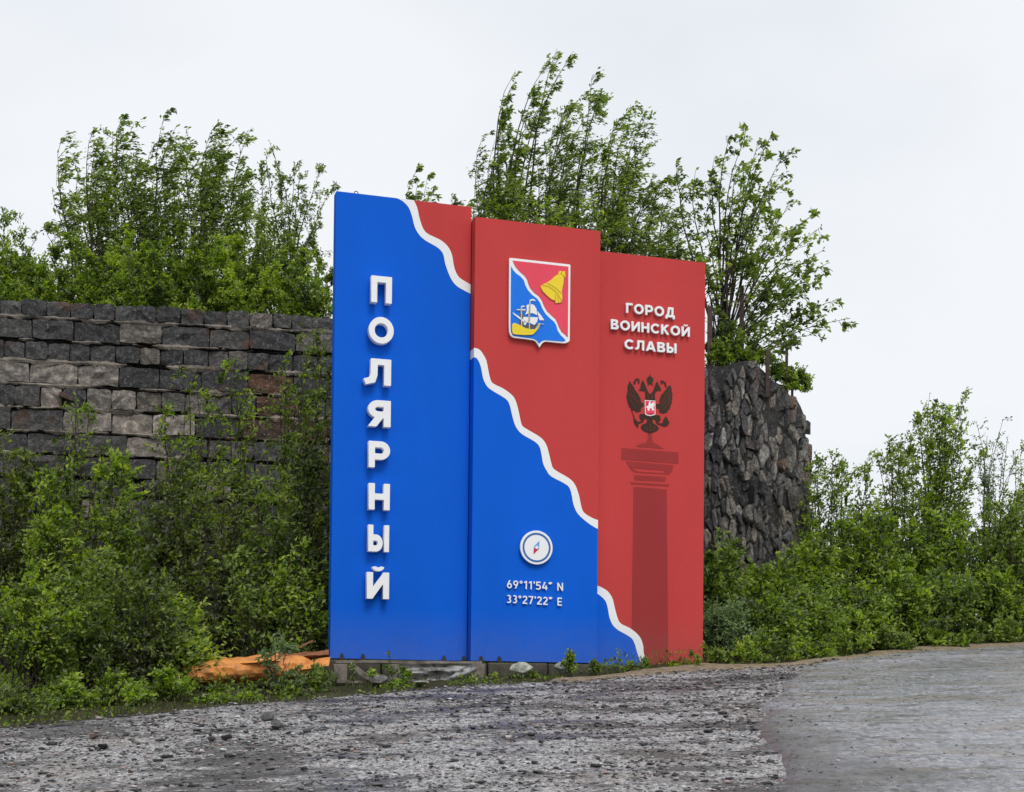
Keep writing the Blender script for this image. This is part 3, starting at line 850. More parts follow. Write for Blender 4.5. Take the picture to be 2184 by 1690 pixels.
def glyph(ch, w=.22):
    if (ch, w) in GC: return GC[(ch, w)]
    W, st = glyph_strokes(ch, w); h = w / 2; g = .026
    xs = np.arange(-.20317, W + .2, g); ys = np.arange(-.30711, 1.5, g)
    X, Y = np.meshgrid(xs, ys); D = np.full(X.shape, 9.0)
    for s in st:
        if s[0] == 's':
            x0, y0, x1, y1 = s[1:]; L_ = math.hypot(x1 - x0, y1 - y0); dx, dy = (x1 - x0) / L_, (y1 - y0) / L_
            a = (X - x0) * dx + (Y - y0) * dy; b_ = -(X - x0) * dy + (Y - y0) * dx
            hh = h if not (ch == '°') else h * .7
            qx = np.abs(a - L_ / 2) - L_ / 2; qy = np.abs(b_) - hh
            d = np.hypot(np.maximum(qx, 0), np.maximum(qy, 0)) + np.minimum(np.maximum(qx, qy), 0)
        else:
            cx, cy, rx, ry, a0, a1 = s[1:]
            hh = h * (.7 if ch == '°' else (.62 if ch == 'Й' else 1))
            ex_, ey_ = X - cx, Y - cy
            ox, oy, ix, iy = rx + hh, ry + hh, max(rx - hh, .01), max(ry - hh, .01)
            do = (np.hypot(ex_ / ox, ey_ / oy) - 1) * min(ox, oy); di = (1 - np.hypot(ex_ / ix, ey_ / iy)) * min(ix, iy)
            d = np.maximum(do, di)
            if a1 - a0 < 360:
                mid = R((a0 + a1) / 2); half = R((a1 - a0) / 2)
                ang = np.arctan2(ey_, ex_) - mid; ang = (ang + np.pi) % (2 * np.pi) - np.pi
                if half <= math.pi / 2 + .001: da = (np.abs(ang) - half) * np.hypot(ex_, ey_)
                else: da = (np.abs(ang) - half) * np.hypot(ex_, ey_)
                d = np.maximum(d, da)
        D = np.minimum(D, d)
    lo_ = -.16 if ch == 'Д' else 0
    if ch != 'Й': D = np.maximum(D, np.maximum(Y - 1, lo_ - Y))
    else: D = np.maximum(D, np.where(Y < 1.04, np.maximum(Y - 1, -Y), -9))
    # marching squares
    segs = {}
    ny, nx = D.shape
    def P(j0, i0, j1, i1):
        a, b_ = D[j0, i0], D[j1, i1]; t = a / (a - b_)
        return (round(float(xs[i0] + (xs[i1] - xs[i0]) * t), 5), round(float(ys[j0] + (ys[j1] - ys[j0]) * t), 5))
    neg = D < 0
    for j in range(ny - 1):
        row = neg[j].astype(int) + 0; 
        for i in range(nx - 1):
            c = neg[j, i] * 1 + neg[j, i + 1] * 2 + neg[j + 1, i + 1] * 4 + neg[j + 1, i] * 8
            if c in (0, 15): continue
            B = lambda: P(j, i, j, i + 1); Rr = lambda: P(j, i + 1, j + 1, i + 1); T = lambda: P(j + 1, i, j + 1, i + 1); Lf = lambda: P(j, i, j + 1, i)
            tb = {1: [(Lf, B)], 2: [(B, Rr)], 3: [(Lf, Rr)], 4: [(Rr, T)], 5: [(Lf, T), (Rr, B)], 6: [(B, T)], 7: [(Lf, T)], 8: [(T, Lf)], 9: [(T, B)], 10: [(B, Lf), (T, Rr)], 11: [(T, Rr)], 12: [(Rr, Lf)], 13: [(Rr, B)], 14: [(B, Lf)]}
            for a, b_ in tb[c]: segs[a()] = b_()
    loops = []
    while segs:
        s0 = next(iter(segs)); L_ = [s0]; c = segs.pop(s0)
        while c in segs: L_.append(c); c = segs.pop(c)
        if len(L_) > 6:
            out = []
            for k in range(len(L_)):
                a, b_, d = L_[k - 1], L_[k], L_[(k + 1) % len(L_)]
                cr = (b_[0] - a[0]) * (d[1] - b_[1]) - (b_[1] - a[1]) * (d[0] - b_[0])
                if abs(cr) > 2e-6: out.append(b_)
            loops.append(out)
    GC[(ch, w)] = (W, loops); return GC[(ch, w)]

def put_glyph(ch, a0, c0, a1, c1, off, depth, name='letter', w=.22, mt=None, parent=None, shear=0, bev=.003):
    W, L_ = glyph(ch, w); sx = (a1 - a0) / W; sy = (c1 - c0)
    loops = [[(a0 + x * sx, c0 + y * sy + shear * (x * sx)) for x, y in q] for q in L_]
    return shape(name, loops, off, depth, mt or M_WLET, parent or sign, bev)
# big vertical word; boxes in photograph pixels: left, top, right, bottom of each letter's front
LOFF, LDEP = .03, .10
for ch, x0, y0, x1, y1 in [('П', 792.3, 589.5, 836.5, 646.5), ('О', 787.1, 676.5, 840.3, 733.5), ('Л', 778.6, 765.5, 834.8, 821.8), ('Я', 785.4, 854.0, 834, 910.5),
                           ('Р', 786.8, 941.6, 832.5, 998.0), ('Н', 786.9, 1031.5, 832.0, 1088.0), ('Ы', 786.0, 1120.0, 830.5, 1177.3), ('Й', 783.0, 1221.0, 830.5, 1278.0)]:
    a0, ct = pl(x0, (y0), LOFF + LDEP); a1, _ = pl(x1, y0, LOFF + LDEP)
    xm = (x0 + x1) / 2
    _, ct = pl(xm, y0, LOFF + LDEP); _, cb = pl(xm, y1, LOFF + LDEP)
    put_glyph(ch, a0, cb, a1, ct, LOFF, LDEP, w=.235 if ch not in 'Я' else .25)
def text_line(s, L0, R0, off, depth, w, gap, name='letter', widths=None, bev=.0015):
    """L0/R0: (x, ytop, ybottom) of the line's left and right end in photograph pixels"""
    a0, ct0 = pl(L0[0], L0[1], off); _, cb0 = pl(L0[0], L0[2], off)
    a1, ct1 = pl(R0[0], R0[1], off); _, cb1 = pl(R0[0], R0[2], off)
    cb = (cb0 + cb1) / 2; hgt = ((ct0 - cb0) + (ct1 - cb1)) / 2; sh = (cb1 - cb0) / (a1 - a0)
    ws = [(.34 if ch == ' ' else glyph(ch, w)[0]) for ch in s]; tot = sum(ws) + gap * (len(s) - 1)
    k = (a1 - a0) / tot; x = a0
    for ch, q in zip(s, ws):
        if ch != ' ':
            c = cb0 + sh * (x - a0)
            put_glyph(ch, x, c, x + q * k, c + hgt, off - depth, depth, name, w, shear=sh, bev=bev)
        x += (q + gap) * k
o3 = D3 + .05
text_line('ГОРОД', (1335.9, 646.2, 667.4), (1439.5, 656.5, 678), o3, .035, .215, .17)
text_line('ВОИНСКОЙ', (1303.4, 681, 702), (1471.6, 697.7, 718.9), o3, .035, .215, .17)
text_line('СЛАВЫ', (1332.5, 723.4, 744.3), (1443.3, 733, 754.2), o3, .035, .215, .16)
o2 = D2 + .03
text_line("69°11'54\" N", (1081.6, 1237.6, 1254.8), (1201, 1243.4, 1260.8), o2, .018, .15, .19, 'coordinate_digit', bev=0)
text_line("33°27'22\" E", (1080.9, 1269.1, 1286.3), (1198.5, 1275, 1292.4), o2, .018, .15, .19, 'coordinate_digit', bev=0)

# compass
cc = pl(1144.2, 1168.2, D2 + .05); rr_ = (pl(1144.2, 1132.0, D2 + .05)[1] - pl(1144.2, 1204.3, D2 + .05)[1]) / 2
circ = lambda r, n=48: [(cc[0] + r * math.cos(2 * math.pi * i / n), cc[1] + r * math.sin(2 * math.pi * i / n)) for i in range(n)]
comp = shape('compass_badge', [circ(rr_)], D2 + .02, .035, M_WLET, sign, .003)
shape('compass_ring', [circ(rr_ * .87), circ(rr_ * .755)], D2 + .055, .003, M_CBLUE, comp)
ndl = lambda pts: zt(989.5, 1074.8, .2524, pts, D2 + .055)
shape('compass_needle', [ndl([(638, 313), (597, 352), (590, 376), (634, 380), (638, 313)][:4])], D2 + .0552, .004, M_NBLUE, comp)
shape('compass_needle', [ndl([(590, 377), (634, 381), (588, 426)])], D2 + .0552, .004, M_NRED, comp)
shape('needle_hub', [[(lambda q: (q[0] + .022 * math.cos(t), q[1] + .022 * math.sin(t)))(pl(1144.6, 1168, D2 + .055)) for t in np.linspace(0, 6.0, 12)]], D2 + .0595, .003, M_WHITE, comp)

# coat of arms shield
ks = (1066.3, 537.4, .13123)
def SZ(pts, off): return zt(*ks, pts, off)
o_ = D2 + .035
plate = shape('coat_of_arms', [SZ([(150, 112), (165, 106), (1125, 213), (1138, 222), (1128, 1440), (1118, 1462), (1090, 1482), (1040, 1494), (900, 1482), (735, 1465), (705, 1475), (680, 1495), (655, 1530), (637, 1565), (620, 1530), (600, 1497), (575, 1465), (540, 1445), (400, 1424), (230, 1405), (190, 1390), (160, 1355), (143, 1300), (141, 1200)], o_)], D2 + .015, .04, M_WLET, sign, .003)
o_ = D2 + .055
upb = [(205, 143), (225, 190), (250, 240), (300, 300), (345, 345), (400, 390), (440, 450), (460, 520), (490, 590), (560, 670), (630, 720), (680, 790), (710, 870), (760, 960), (830, 1030), (900, 1090), (930, 1150), (960, 1230), (1000, 1300), (1060, 1350), (1098, 1390)]
lob = [(180, 235), (215, 300), (260, 350), (330, 400), (385, 460), (410, 540), (450, 620), (520, 700), (600, 760), (650, 830), (690, 930), (740, 1010), (810, 1080), (880, 1140), (915, 1200), (935, 1280), (990, 1360), (1060, 1430)]
shape('red_field', [SZ(upb + [(1102, 1385), (1112, 243)], o_)], o_, .005, M_PINK, plate)
shape('blue_field', [SZ(lob + [(1060, 1448), (1020, 1458), (735, 1435), (700, 1440), (675, 1455), (650, 1478), (637, 1492), (622, 1475), (600, 1445), (570, 1425), (540, 1412), (235, 1370), (200, 1345), (178, 1300), (172, 1200)], o_)], o_, .005, M_SBLUE, plate)
e_ = o_ + .005
bell = shape('bell', [SZ([(655, 575), (670, 550), (760, 505), (830, 460), (880, 410), (915, 385), (950, 372), (948, 330), (985, 315), (1000, 330), (1050, 320), (1056, 370), (1065, 400), (1035, 430), (1030, 500), (1015, 580), (1000, 650), (1010, 740), (1000, 820), (970, 838), (945, 830), (925, 845), (895, 835), (890, 800), (830, 780), (760, 720), (690, 650)], e_)], e_, .016, M_YEL, plate, .004)
def strip(pts, wd):
    L_ = []; Rr = []
    for i, p in enumerate(pts):
        a = Vector(pts[max(i - 1, 0)]); b_ = Vector(pts[min(i + 1, len(pts) - 1)]); d = (b_ - a).normalized(); n_ = Vector((-d.y, d.x)) * wd / 2
        L_.append(tuple(Vector(p) + n_)); Rr.append(tuple(Vector(p) - n_))
    return L_ + Rr[::-1]
for pts, wd in (([(690, 545), (780, 560), (870, 620), (940, 690), (985, 770), (1000, 815)], 13), ([(770, 510), (860, 560), (940, 620), (995, 680)], 13), ([(905, 690), (900, 800)], 11), ([(935, 720), (955, 815)], 9)):
    shape('bell_groove', [SZ(strip(pts, wd), e_ + .016)], e_ + .0162, .002, M_OCH, bell)
for cx_, cy_ in ((998, 352), (1036, 392)):
    shape('bell_hole', [SZ([(cx_ + 13 * math.cos(t), cy_ + 20 * math.sin(t)) for t in np.linspace(0, 5.6, 9)], e_ + .016)], e_ + .0162, .002, M_OCH, bell)
ship = shape('ship_hull', [SZ([(195, 1185), (212, 1165), (235, 1160), (320, 1195), (400, 1240), (500, 1265), (560, 1262), (600, 1235), (640, 1178), (652, 1184), (610, 1265), (555, 1330), (520, 1355), (400, 1360), (250, 1350), (200, 1335), (190, 1250)], e_)], e_ + .002, .014, M_YEL, plate, .003)
shape('rigging', [SZ([(310, 1065), (345, 960), (395, 1060), (430, 1190), (600, 1185), (565, 1262), (380, 1240), (310, 1190)], e_)], e_, .0012, M_GREY, plate)
for pts in ([(430, 870), (485, 850), (550, 866), (590, 930), (605, 1035), (530, 1000), (470, 1000), (408, 1025), (435, 950)], [(375, 1062), (615, 1068), (600, 1140), (555, 1195), (500, 1165), (440, 1145), (405, 1200), (385, 1180)],
            [(605, 965), (660, 1030), (718, 1115), (640, 1115), (618, 1040)], [(205, 988), (300, 1050), (430, 1140), (405, 1165), (350, 1120), (270, 1060), (215, 1015)], [(265, 938), (415, 935), (402, 965), (280, 958)]):
    shape('sail', [SZ(pts, e_)], e_ + .0015, .008, M_WHITE, plate)
for pts in ([(490, 778), (540, 768), (585, 800), (555, 802), (530, 792), (490, 806)], [(340, 885), (370, 876), (412, 890), (385, 896), (345, 905)]):
    shape('pennant', [SZ(pts, e_)], e_ + .0015, .006, M_WHITE, plate)
for pts, wd in (([(345, 900), (350, 1215)], 18), ([(487, 790), (480, 900), (475, 1265)], 17), ([(485, 850), (470, 1130)], 30), ([(635, 1170), (575, 1262)], 12), ([(610, 1165), (712, 1180)], 9), ([(270, 948), (412, 948)], 7)):
    shape('mast', [SZ(strip(pts, wd), e_ + .008)], e_ + .0097, .006, M_CREAM, plate)

# printed column and eagle on the right slab
kc = (1279.7, 904.3, .14134)
def CP(pts): return zt(*kc, pts, D3)
pr = D3 + .0015
for pts in ([(722, 150), (783, 150), (785, 230), (800, 280), (830, 300), (905, 335), (962, 380), (540, 346), (600, 305), (690, 285), (715, 240)],
            [(325, 365), (1182, 432), (1180, 602), (320, 540)], [(515, 775), (992, 800), (985, 873), (510, 850)], [(460, 878), (1045, 915), (1040, 947), (460, 912)]):
    shape('column_print', [CP(pts)], pr, .0015, M_DRED, sign)
shape('column_print', [CP([(385, 565), (1110, 625), (1085, 715), (1040, 768), (530, 735), (470, 700), (430, 640)]), CP([(530, 672), (960, 705), (975, 728), (955, 745), (560, 718), (525, 695)])], pr, .0015, M_DRED, sign)
sh_t = CP([(505, 950), (1005, 990)]); shb = [pl(1426, 1408, D3), pl(1347, 1408, D3)]
xl = shb[1][0]
wv = [p for p in up if p[0] > xl and p[1] > -.2]
shape('column_print', [[sh_t[0], sh_t[1], (shb[0][0], -.2), (wv[-1][0] + .004, -.2)] + [(p[0] + .004, p[1] + .004) for p in wv[::-1]] + [(xl, wv[0][1] + .05)]], pr, .0015, M_DRED, sign)
ke = (1313.6, 776.2, .0959)
def EP(pts): return zt(*ke, pts, D3)
def feather(pts, amp=12, seed=1):
    r = random.Random(seed); out = []
    for a, b_ in zip(pts, pts[1:] + pts[:1]):
        n = max(1, int(math.dist(a, b_) / 32))
        for i in range(n):
            t = i / n; out.append((a[0] + (b_[0] - a[0]) * t + r.uniform(-amp, amp), a[1] + (b_[1] - a[1]) * t + r.uniform(-amp, amp)))
    return out
EG = [[(300, 375), (340, 450), (400, 530), (440, 610), (500, 680), (540, 760), (560, 860), (610, 870), (620, 940), (560, 980), (550, 1060), (480, 1080), (380, 1040), (290, 960), (255, 880), (235, 740), (250, 600), (260, 480)],
      [(1205, 470), (1235, 560), (1255, 700), (1240, 870), (1200, 1000), (1130, 1090), (1040, 1110), (960, 1080), (950, 1010), (890, 980), (890, 900), (960, 890), (970, 780), (1020, 680), (1100, 580), (1150, 510)],
      [(550, 600), (500, 592), (540, 540), (555, 440), (590, 360), (630, 420), (660, 500), (690, 570), (720, 640), (760, 680), (800, 640), (840, 560), (860, 490), (880, 440), (915, 390), (950, 460), (985, 530), (1005, 612), (940, 600), (880, 630), (860, 700), (870, 780), (880, 850), (870, 900), (640, 900), (640, 810), (660, 700), (640, 620)],
      [(755, 215), (770, 280), (825, 320), (825, 390), (800, 450), (835, 480), (800, 480), (760, 455), (720, 480), (695, 480), (715, 450), (685, 390), (685, 320), (742, 280)],
      [(530, 1130), (640, 1110), (870, 1140), (970, 1150), (995, 1240), (930, 1330), (885, 1320), (880, 1260), (820, 1230), (810, 1260), (830, 1330), (920, 1380), (955, 1450), (890, 1510), (760, 1550), (620, 1500), (550, 1430), (570, 1370), (680, 1310), (700, 1250), (650, 1220), (600, 1290), (545, 1250), (520, 1180)],
      [(330, 1010), (350, 1020), (420, 1230), (490, 1290), (600, 1285), (600, 1310), (500, 1330), (495, 1425), (460, 1410), (405, 1330), (390, 1200)],
      [(1105, 1165), (1150, 1230), (1190, 1310), (1140, 1390), (1070, 1400), (920, 1345), (935, 1325), (1035, 1325), (1050, 1250)],
      [(390, 465), (392, 400), (430, 342), (480, 322), (520, 350), (522, 440), (490, 440), (488, 370), (450, 372), (425, 455)],
      [(985, 375), (1040, 372), (1110, 425), (1130, 520), (1090, 515), (1075, 440), (1030, 410), (1025, 460), (1000, 450)]]
for i, P in enumerate(EG):
    shape('eagle_print', [EP(feather(P, 9 if i < 2 else 4, i) if i not in (7, 8) else P)], pr + .002 + i * .0004, .001, M_BROWN, sign)
for lst in ([(300, 480), (345, 700), (470, 900)], [(280, 620), (330, 830), (430, 990)], [(370, 560), (420, 760), (540, 900)], [(1190, 560), (1150, 780), (1020, 940)], [(1215, 700), (1150, 900), (1040, 1030)], [(1110, 650), (1060, 800), (960, 930)], [(690, 680), (735, 790)], [(820, 690), (780, 790)], [(640, 1400), (720, 1500)], [(760, 1330), (760, 1520)], [(880, 1400), (800, 1500)]):
    shape('feather_line', [EP(strip(lst, 15))], pr + .0065, .001, M_FEATH, sign)
es = pr + .008
esh = shape('eagle_shield', [EP([(635, 810), (870, 826), (872, 1120), (850, 1145), (760, 1168), (660, 1145), (640, 1115)])], es, .002, M_WHITE, sign)
shape('shield_field', [EP([(648, 824), (858, 839), (858, 1108), (840, 1130), (760, 1150), (672, 1130), (654, 1105)])], es + .002, .001, M_PINK, esh)
shape('rider_print', [EP([(650, 985), (690, 940), (720, 930), (715, 890), (740, 840), (765, 845), (760, 900), (790, 880), (830, 858), (852, 890), (852, 935), (828, 940), (830, 1000), (852, 1040), (800, 1042), (780, 990), (740, 1000), (742, 1052), (700, 1042), (690, 975)])], es + .003, .001, M_WHITE, esh)
shape('rider_print', [EP([(680, 880), (715, 862), (712, 915), (690, 930)])], es + .003, .001, M_GREY, esh)
shape('rider_print', [EP([(700, 1108), (820, 1112), (790, 1132), (740, 1130)])], es + .003, .001, M_BROWN, esh)

# eye bolt, bottom brackets
bm = bmesh.new()
n, m_ = 16, 6
vs = []
for i in range(n):
    t = 2 * math.pi * i / n
    for j in range(m_):
        u = 2 * math.pi * j / m_; rad = .030 + .006 * math.cos(u)
        vs.append(bm.verts.new((rad * math.cos(t), .006 * math.sin(u), .030 + rad * math.sin(t))))
for i in range(n):
    for j in range(m_):
        bm.faces.new((vs[i * m_ + j], vs[((i + 1) % n) * m_ + j], vs[((i + 1) % n) * m_ + (j + 1) % m_], vs[i * m_ + (j + 1) % m_]))
me = bpy.data.meshes.new('lifting_eye'); bm.to_mesh(me); bm.free()
o = link('lifting_eye', me, M_BLACK, sign); ae = pl(760, 417, -.08)[0]; o.location = (ae, .085, H1 - .002); o.rotation_euler = (0, 0, .3)
br = mesh_py('bracket', [(-.035, -.012, 0), (.035, -.012, 0), (.01, -.012, .075), (-.01, -.012, .075), (-.035, .012, 0), (.035, .012, 0), (.01, .012, .075), (-.01, .012, .075)],
             [(0, 1, 2, 3), (5, 4, 7, 6), (1, 5, 6, 2), (4, 0, 3, 7), (3, 2, 6, 7), (4, 5, 1, 0)])
br.materials.append(M_BLACK)
for px, off in ((729, 0), (774, 0), (947, 0), (989, 0), (1026, D2), (1065, D2)):
    o = link('bracket', br, None, sign); a, _ = pl(px, 1400, off + .01); o.location = (a, -off - .014, -.012)
# footing below the sign
ft = empty('concrete_footing', SO); ft.rotation_euler = (0, 0, TH)
tag(ft, 'low stained concrete footing under the blue slabs of the sign', 'footing')
for a0, a1 in ((-.10, .62), (.64, 1.30), (1.32, 2.02), (2.04, 2.85), (2.87, 3.7), (3.72, 5.2)):
    link('concrete_block', box_mesh('concrete_block', a0, a1, -.20, .75, -.85, -.022, .006, RND, .015), M_CONC, ft)

# broken timber and sheet leaning on the footing
def plank(name, p, q, wd, th, mt, parent, roll=0, jit=.006):
    p, q = Vector(p), Vector(q); L_ = (q - p).length
    bm = bmesh.new(); n = 6
    rows = []
    for i in range(n + 1):
        x = L_ * i / n
        rows.append([bm.verts.new((x, yy + RND.uniform(-jit, jit), zz + RND.uniform(-jit, jit))) for yy, zz in ((-th / 2, -wd / 2), (-th / 2, wd / 2), (th / 2, wd / 2), (th / 2, -wd / 2))])
    for a, b_ in zip(rows[:-1], rows[1:]):
        for k in range(4): bm.faces.new((a[k], a[(k + 1) % 4], b_[(k + 1) % 4], b_[k]))
    bm.faces.new(rows[0][::-1]); bm.faces.new(rows[-1])
    bmesh.ops.recalc_face_normals(bm, faces=bm.faces[:])
    me = bpy.data.meshes.new(name); bm.to_mesh(me); bm.free()
    o = link(name, me, mt, parent)
    X = (q - p).normalized(); Y = Vector((0, 0, 1)).cross(X).normalized(); Z = X.cross(Y)
    o.matrix_basis = Matrix.Translation(p) @ Matrix((( X.x, Y.x, Z.x, 0), (X.y, Y.y, Z.y, 0), (X.z, Y.z, Z.z, 0), (0, 0, 0, 1))) @ Matrix.Rotation(roll, 4, 'X')
    return o
kp = (682.4, 1381.9, .2734)
def KP(x, y, off): a, c = pl(kp[0] + x * kp[2], kp[1] + y * kp[2], off); return (a, -off, c)
pal = empty('broken_pallet', SO); pal.rotation_euler = (0, 0, TH)
tag(pal, 'broken grey wooden pallet lying against the footing below the left slab', 'pallet')
plank('board', KP(120, 108, .42), KP(1262, 116, .42), .035, .03, M_WOOD, pal)
plank('board', KP(600, 262, .45), KP(1262, 255, .45), .045, .03, M_WOOD, pal)
plank('board', KP(130, 262, .45), KP(600, 266, .45), .03, .03, M_WOOD, pal)
for x0 in (155, 585, 1228):
    a = KP(x0, 190, .41); h = .20
    o = link('pallet_block', box_mesh('pallet_block', -.085, .085, -.045, .045, -.115, .10, .006, RND, .006), M_WOOD, pal); o.location = a
plank('board', KP(250, 140, .5), KP(440, 280, .52), .06, .02, M_WOOD, pal)
plank('board', KP(1000, 318, .62), KP(1190, 232, .50), .03, .025, M_WOOD, pal)
sheet = empty('crumpled_sheet', SO); sheet.rotation_euler = (0, 0, TH)
tag(sheet, 'crumpled grey metal sheet folded over the broken pallet', 'metal sheet')
def crumple(name, TL, TR, BR, BL, nu, nv, amp, seed, mt, parent, th=.006, fu=3.0, fv=5.0):
    TL, TR, BR, BL = map(Vector, (TL, TR, BR, BL)); V = []; Fc = []
    nrm = (TR - TL).cross(BL - TL).normalized()
    for lay in (0, 1):
        for j in range(nv + 1):
            for i in range(nu + 1):
                u, v_ = i / nu, j / nv
                p = TL.lerp(TR, u).lerp(BL.lerp(BR, u), v_)
                d = amp * (float(fbm(u * fu, v_ * fv, seed)) * 2 + .4 * math.sin(v_ * 9 + u * 2))
                V.append(tuple(p + nrm * (d + lay * th)))
    m1 = (nu + 1) * (nv + 1)
    for j in range(nv):
        for i in range(nu):
            a = j * (nu + 1) + i; Fc.append((a, a + 1, a + nu + 2, a + nu + 1)); Fc.append((a + m1, a + m1 + nu + 1, a + m1 + nu + 2, a + m1 + 1))
    me = mesh_py(name, V, Fc); me.polygons.foreach_set('use_smooth', [True] * len(me.polygons))
    return link(name, me, mt, parent)
crumple('sheet_panel', KP(610, 128, .47), KP(1150, 135, .47), KP(1010, 262, .50), KP(612, 262, .50), 26, 14, .11, 5, M_SHEET, sheet, fv=7)
crumple('sheet_fold', KP(1165, 132, .50), KP(1245, 150, .48), KP(960, 322, .62), KP(860, 315, .66), 8, 14, .05, 8, M_SHEET, sheet)

# pale boulders and rocks
def rock_mesh(seed, n=17, flat=.7):
    r = random.Random(seed); pts = []
    for i in range(n):
        v_ = Vector((r.gauss(0, 1), r.gauss(0, 1), r.gauss(0, 1))).normalized()
        pts.append((v_.x * .5 * r.uniform(.8, 1.05), v_.y * .5 * r.uniform(.8, 1.05), v_.z * .5 * flat * r.uniform(.8, 1.05)))
    me = hull(pts); return me
def rock(px, py, Y, size, seed, mt, label, flat=.7, name='rock', grp=None, sc=(1, 1, 1)):
    p = at(px, py, Y); p.z = float(tplane(p.x, p.y)) + .05
    me = rock_mesh(seed, flat=flat); o = link(name, me, mt)
    o.scale = (size * sc[0], size * sc[1], size * sc[2]); o.rotation_euler = (0, 0, seed)
    o.location = (p.x, p.y, p.z + size * flat * .5 * sc[2] * .55)
    tag(o, label, 'rock', grp); return o
rock(1120, 1432, 17.95, .46, 33, M_WROCK, 'large pale green boulder in front of the footing, under the middle slab', .48)
rock(1196, 1432, 18.35, .20, 5, M_WROCK, 'small pale green boulder right of the larger pale one', .8)
rock(898, 1476, 16.9, .24, 7, M_WROCK, 'flat whitish stone at the gravel edge below the broken pallet', .3)
rock(812, 1465, 17.0, .26, 9, M_ROCK, 'grey angular stone in the weeds below the left slab', .6)
def groundY(px, py): x, y = on_plane(px, py); return y
for px, py, sz, sd_, mt, lab in ((571, 1548, .15, 21, M_ROCK, 'grey brown stone touching the paler stone on the gravel'), (591, 1566, .17, 22, M_ROCK, 'pale topped stone, larger of the pair lying on the gravel'),
                            (482, 1590, .11, 23, M_CORE, 'dark round stone on the gravel left of the stone pair'), (452, 1592, .08, 24, M_CORE, 'small dark stone beside the dark round one'),
                            (200, 1588, .09, 25, M_BST, 'rusty brown stone on the gravel at the left'), (218, 1611, .10, 26, M_CORE, 'dark stone below the rusty brown one on the left gravel'),
                            (655, 1575, .09, 27, M_ROCK, 'light stone just right of the stone pair on the gravel'), (438, 1502, .13, 28, M_WROCK, 'white stone lying in the weeds left of the orange tank')):
    rock(px, py, groundY(px, py), sz, sd_, mt, lab, .7)
rock(2090, 1392, groundY(2090, 1394), .13, 31, M_WROCK, 'flat pale stone on the sandy verge at the far right', .3)

# crushed orange tank and its torn pieces
tk = empty('orange_tank', at(540, 1440, 16.9)); tl = tk.location.copy()
tag(tk, 'crushed rusty orange metal tank lying in the weeds left of the sign', 'metal scrap')
pA, pB = at(388, 1437, 16.4), at(655, 1425, 17.3)
gz = lambda p: float(tplane(p.x, p.y))
pA.z = gz(pA) + .27; pB.z = gz(pB) + .27
V = []; Fc = []; n = 44; m_ = 20
ax = (pB - pA); Ls = ax.length; X = ax.normalized(); Yv = Vector((0, 0, 1)).cross(X).normalized(); Zv = X.cross(Yv)
for i in range(n + 1):
    t = i / n; r0 = .15 * (1 - .25 * abs(2 * t - 1) ** 6)
    for j in range(m_):
        a = 2 * math.pi * j / m_
        d = .16 * float(fbm(t * 6, math.cos(a) * 1.2 + 5, 71)) + .09 * float(fbm(t * 18, math.sin(a) * 3 + 9, 72))
        d += -.05 * math.exp(-((t - .34) / .05) ** 2) * (math.cos(a) < .9) - .035 * math.exp(-((t - .72) / .04) ** 2)
        rr2 = r0 + d * .5
        p = pA + X * (Ls * t) + Yv * (rr2 * 1.25 * math.cos(a)) + Zv * (rr2 * math.sin(a) * .95)
        V.append(tuple(p - tl))
for i in range(n):
    for j in range(m_): Fc.append((i * m_ + j, i * m_ + (j + 1) % m_, (i + 1) * m_ + (j + 1) % m_, (i + 1) * m_ + j))
Fc.append(tuple(range(m_))); Fc.append(tuple(range(n * m_, n * m_ + m_))[::-1])
link('shell', mesh_py('shell', V, Fc), M_ORANGE, tk)
def TK(px, py, Y): return at(px, py, Y) - tl
crumple('torn_flap', TK(472, 1402, 16.9), TK(590, 1393, 17.2), TK(600, 1412, 16.7), TK(470, 1416, 16.6), 14, 6, .05, 81, M_ORANGE, tk, .008)
crumple('torn_flap', TK(395, 1412, 16.8), TK(480, 1402, 17.0), TK(470, 1425, 16.5), TK(392, 1432, 16.4), 10, 6, .06, 83, M_RBROWN, tk, .008)
crumple('torn_flap', TK(560, 1396, 17.3), TK(700, 1386, 17.6), TK(702, 1400, 17.3), TK(560, 1410, 17.0), 14, 5, .04, 85, M_RBROWN, tk, .008)
crumple('torn_flap', TK(640, 1410, 17.2), TK(705, 1402, 17.3), TK(700, 1420, 17.1), TK(640, 1430, 17.0), 8, 5, .03, 87, M_ORANGE, tk, .008)
plank('strap', TK(560, 1415, 16.9), TK(668, 1367, 17.3), .02, .015, M_RBROWN, tk)

# iron bracket stub in the wall
o = link('iron_stub', box_mesh('iron_stub', -.05, .16, -.10, .10, -.05, .03, .01, RND, .006), M_POST, wall)
o.location = (.86, -.02, (1509 - 850) / 3000 * 21.6); o.rotation_euler = (0, .35, .1)

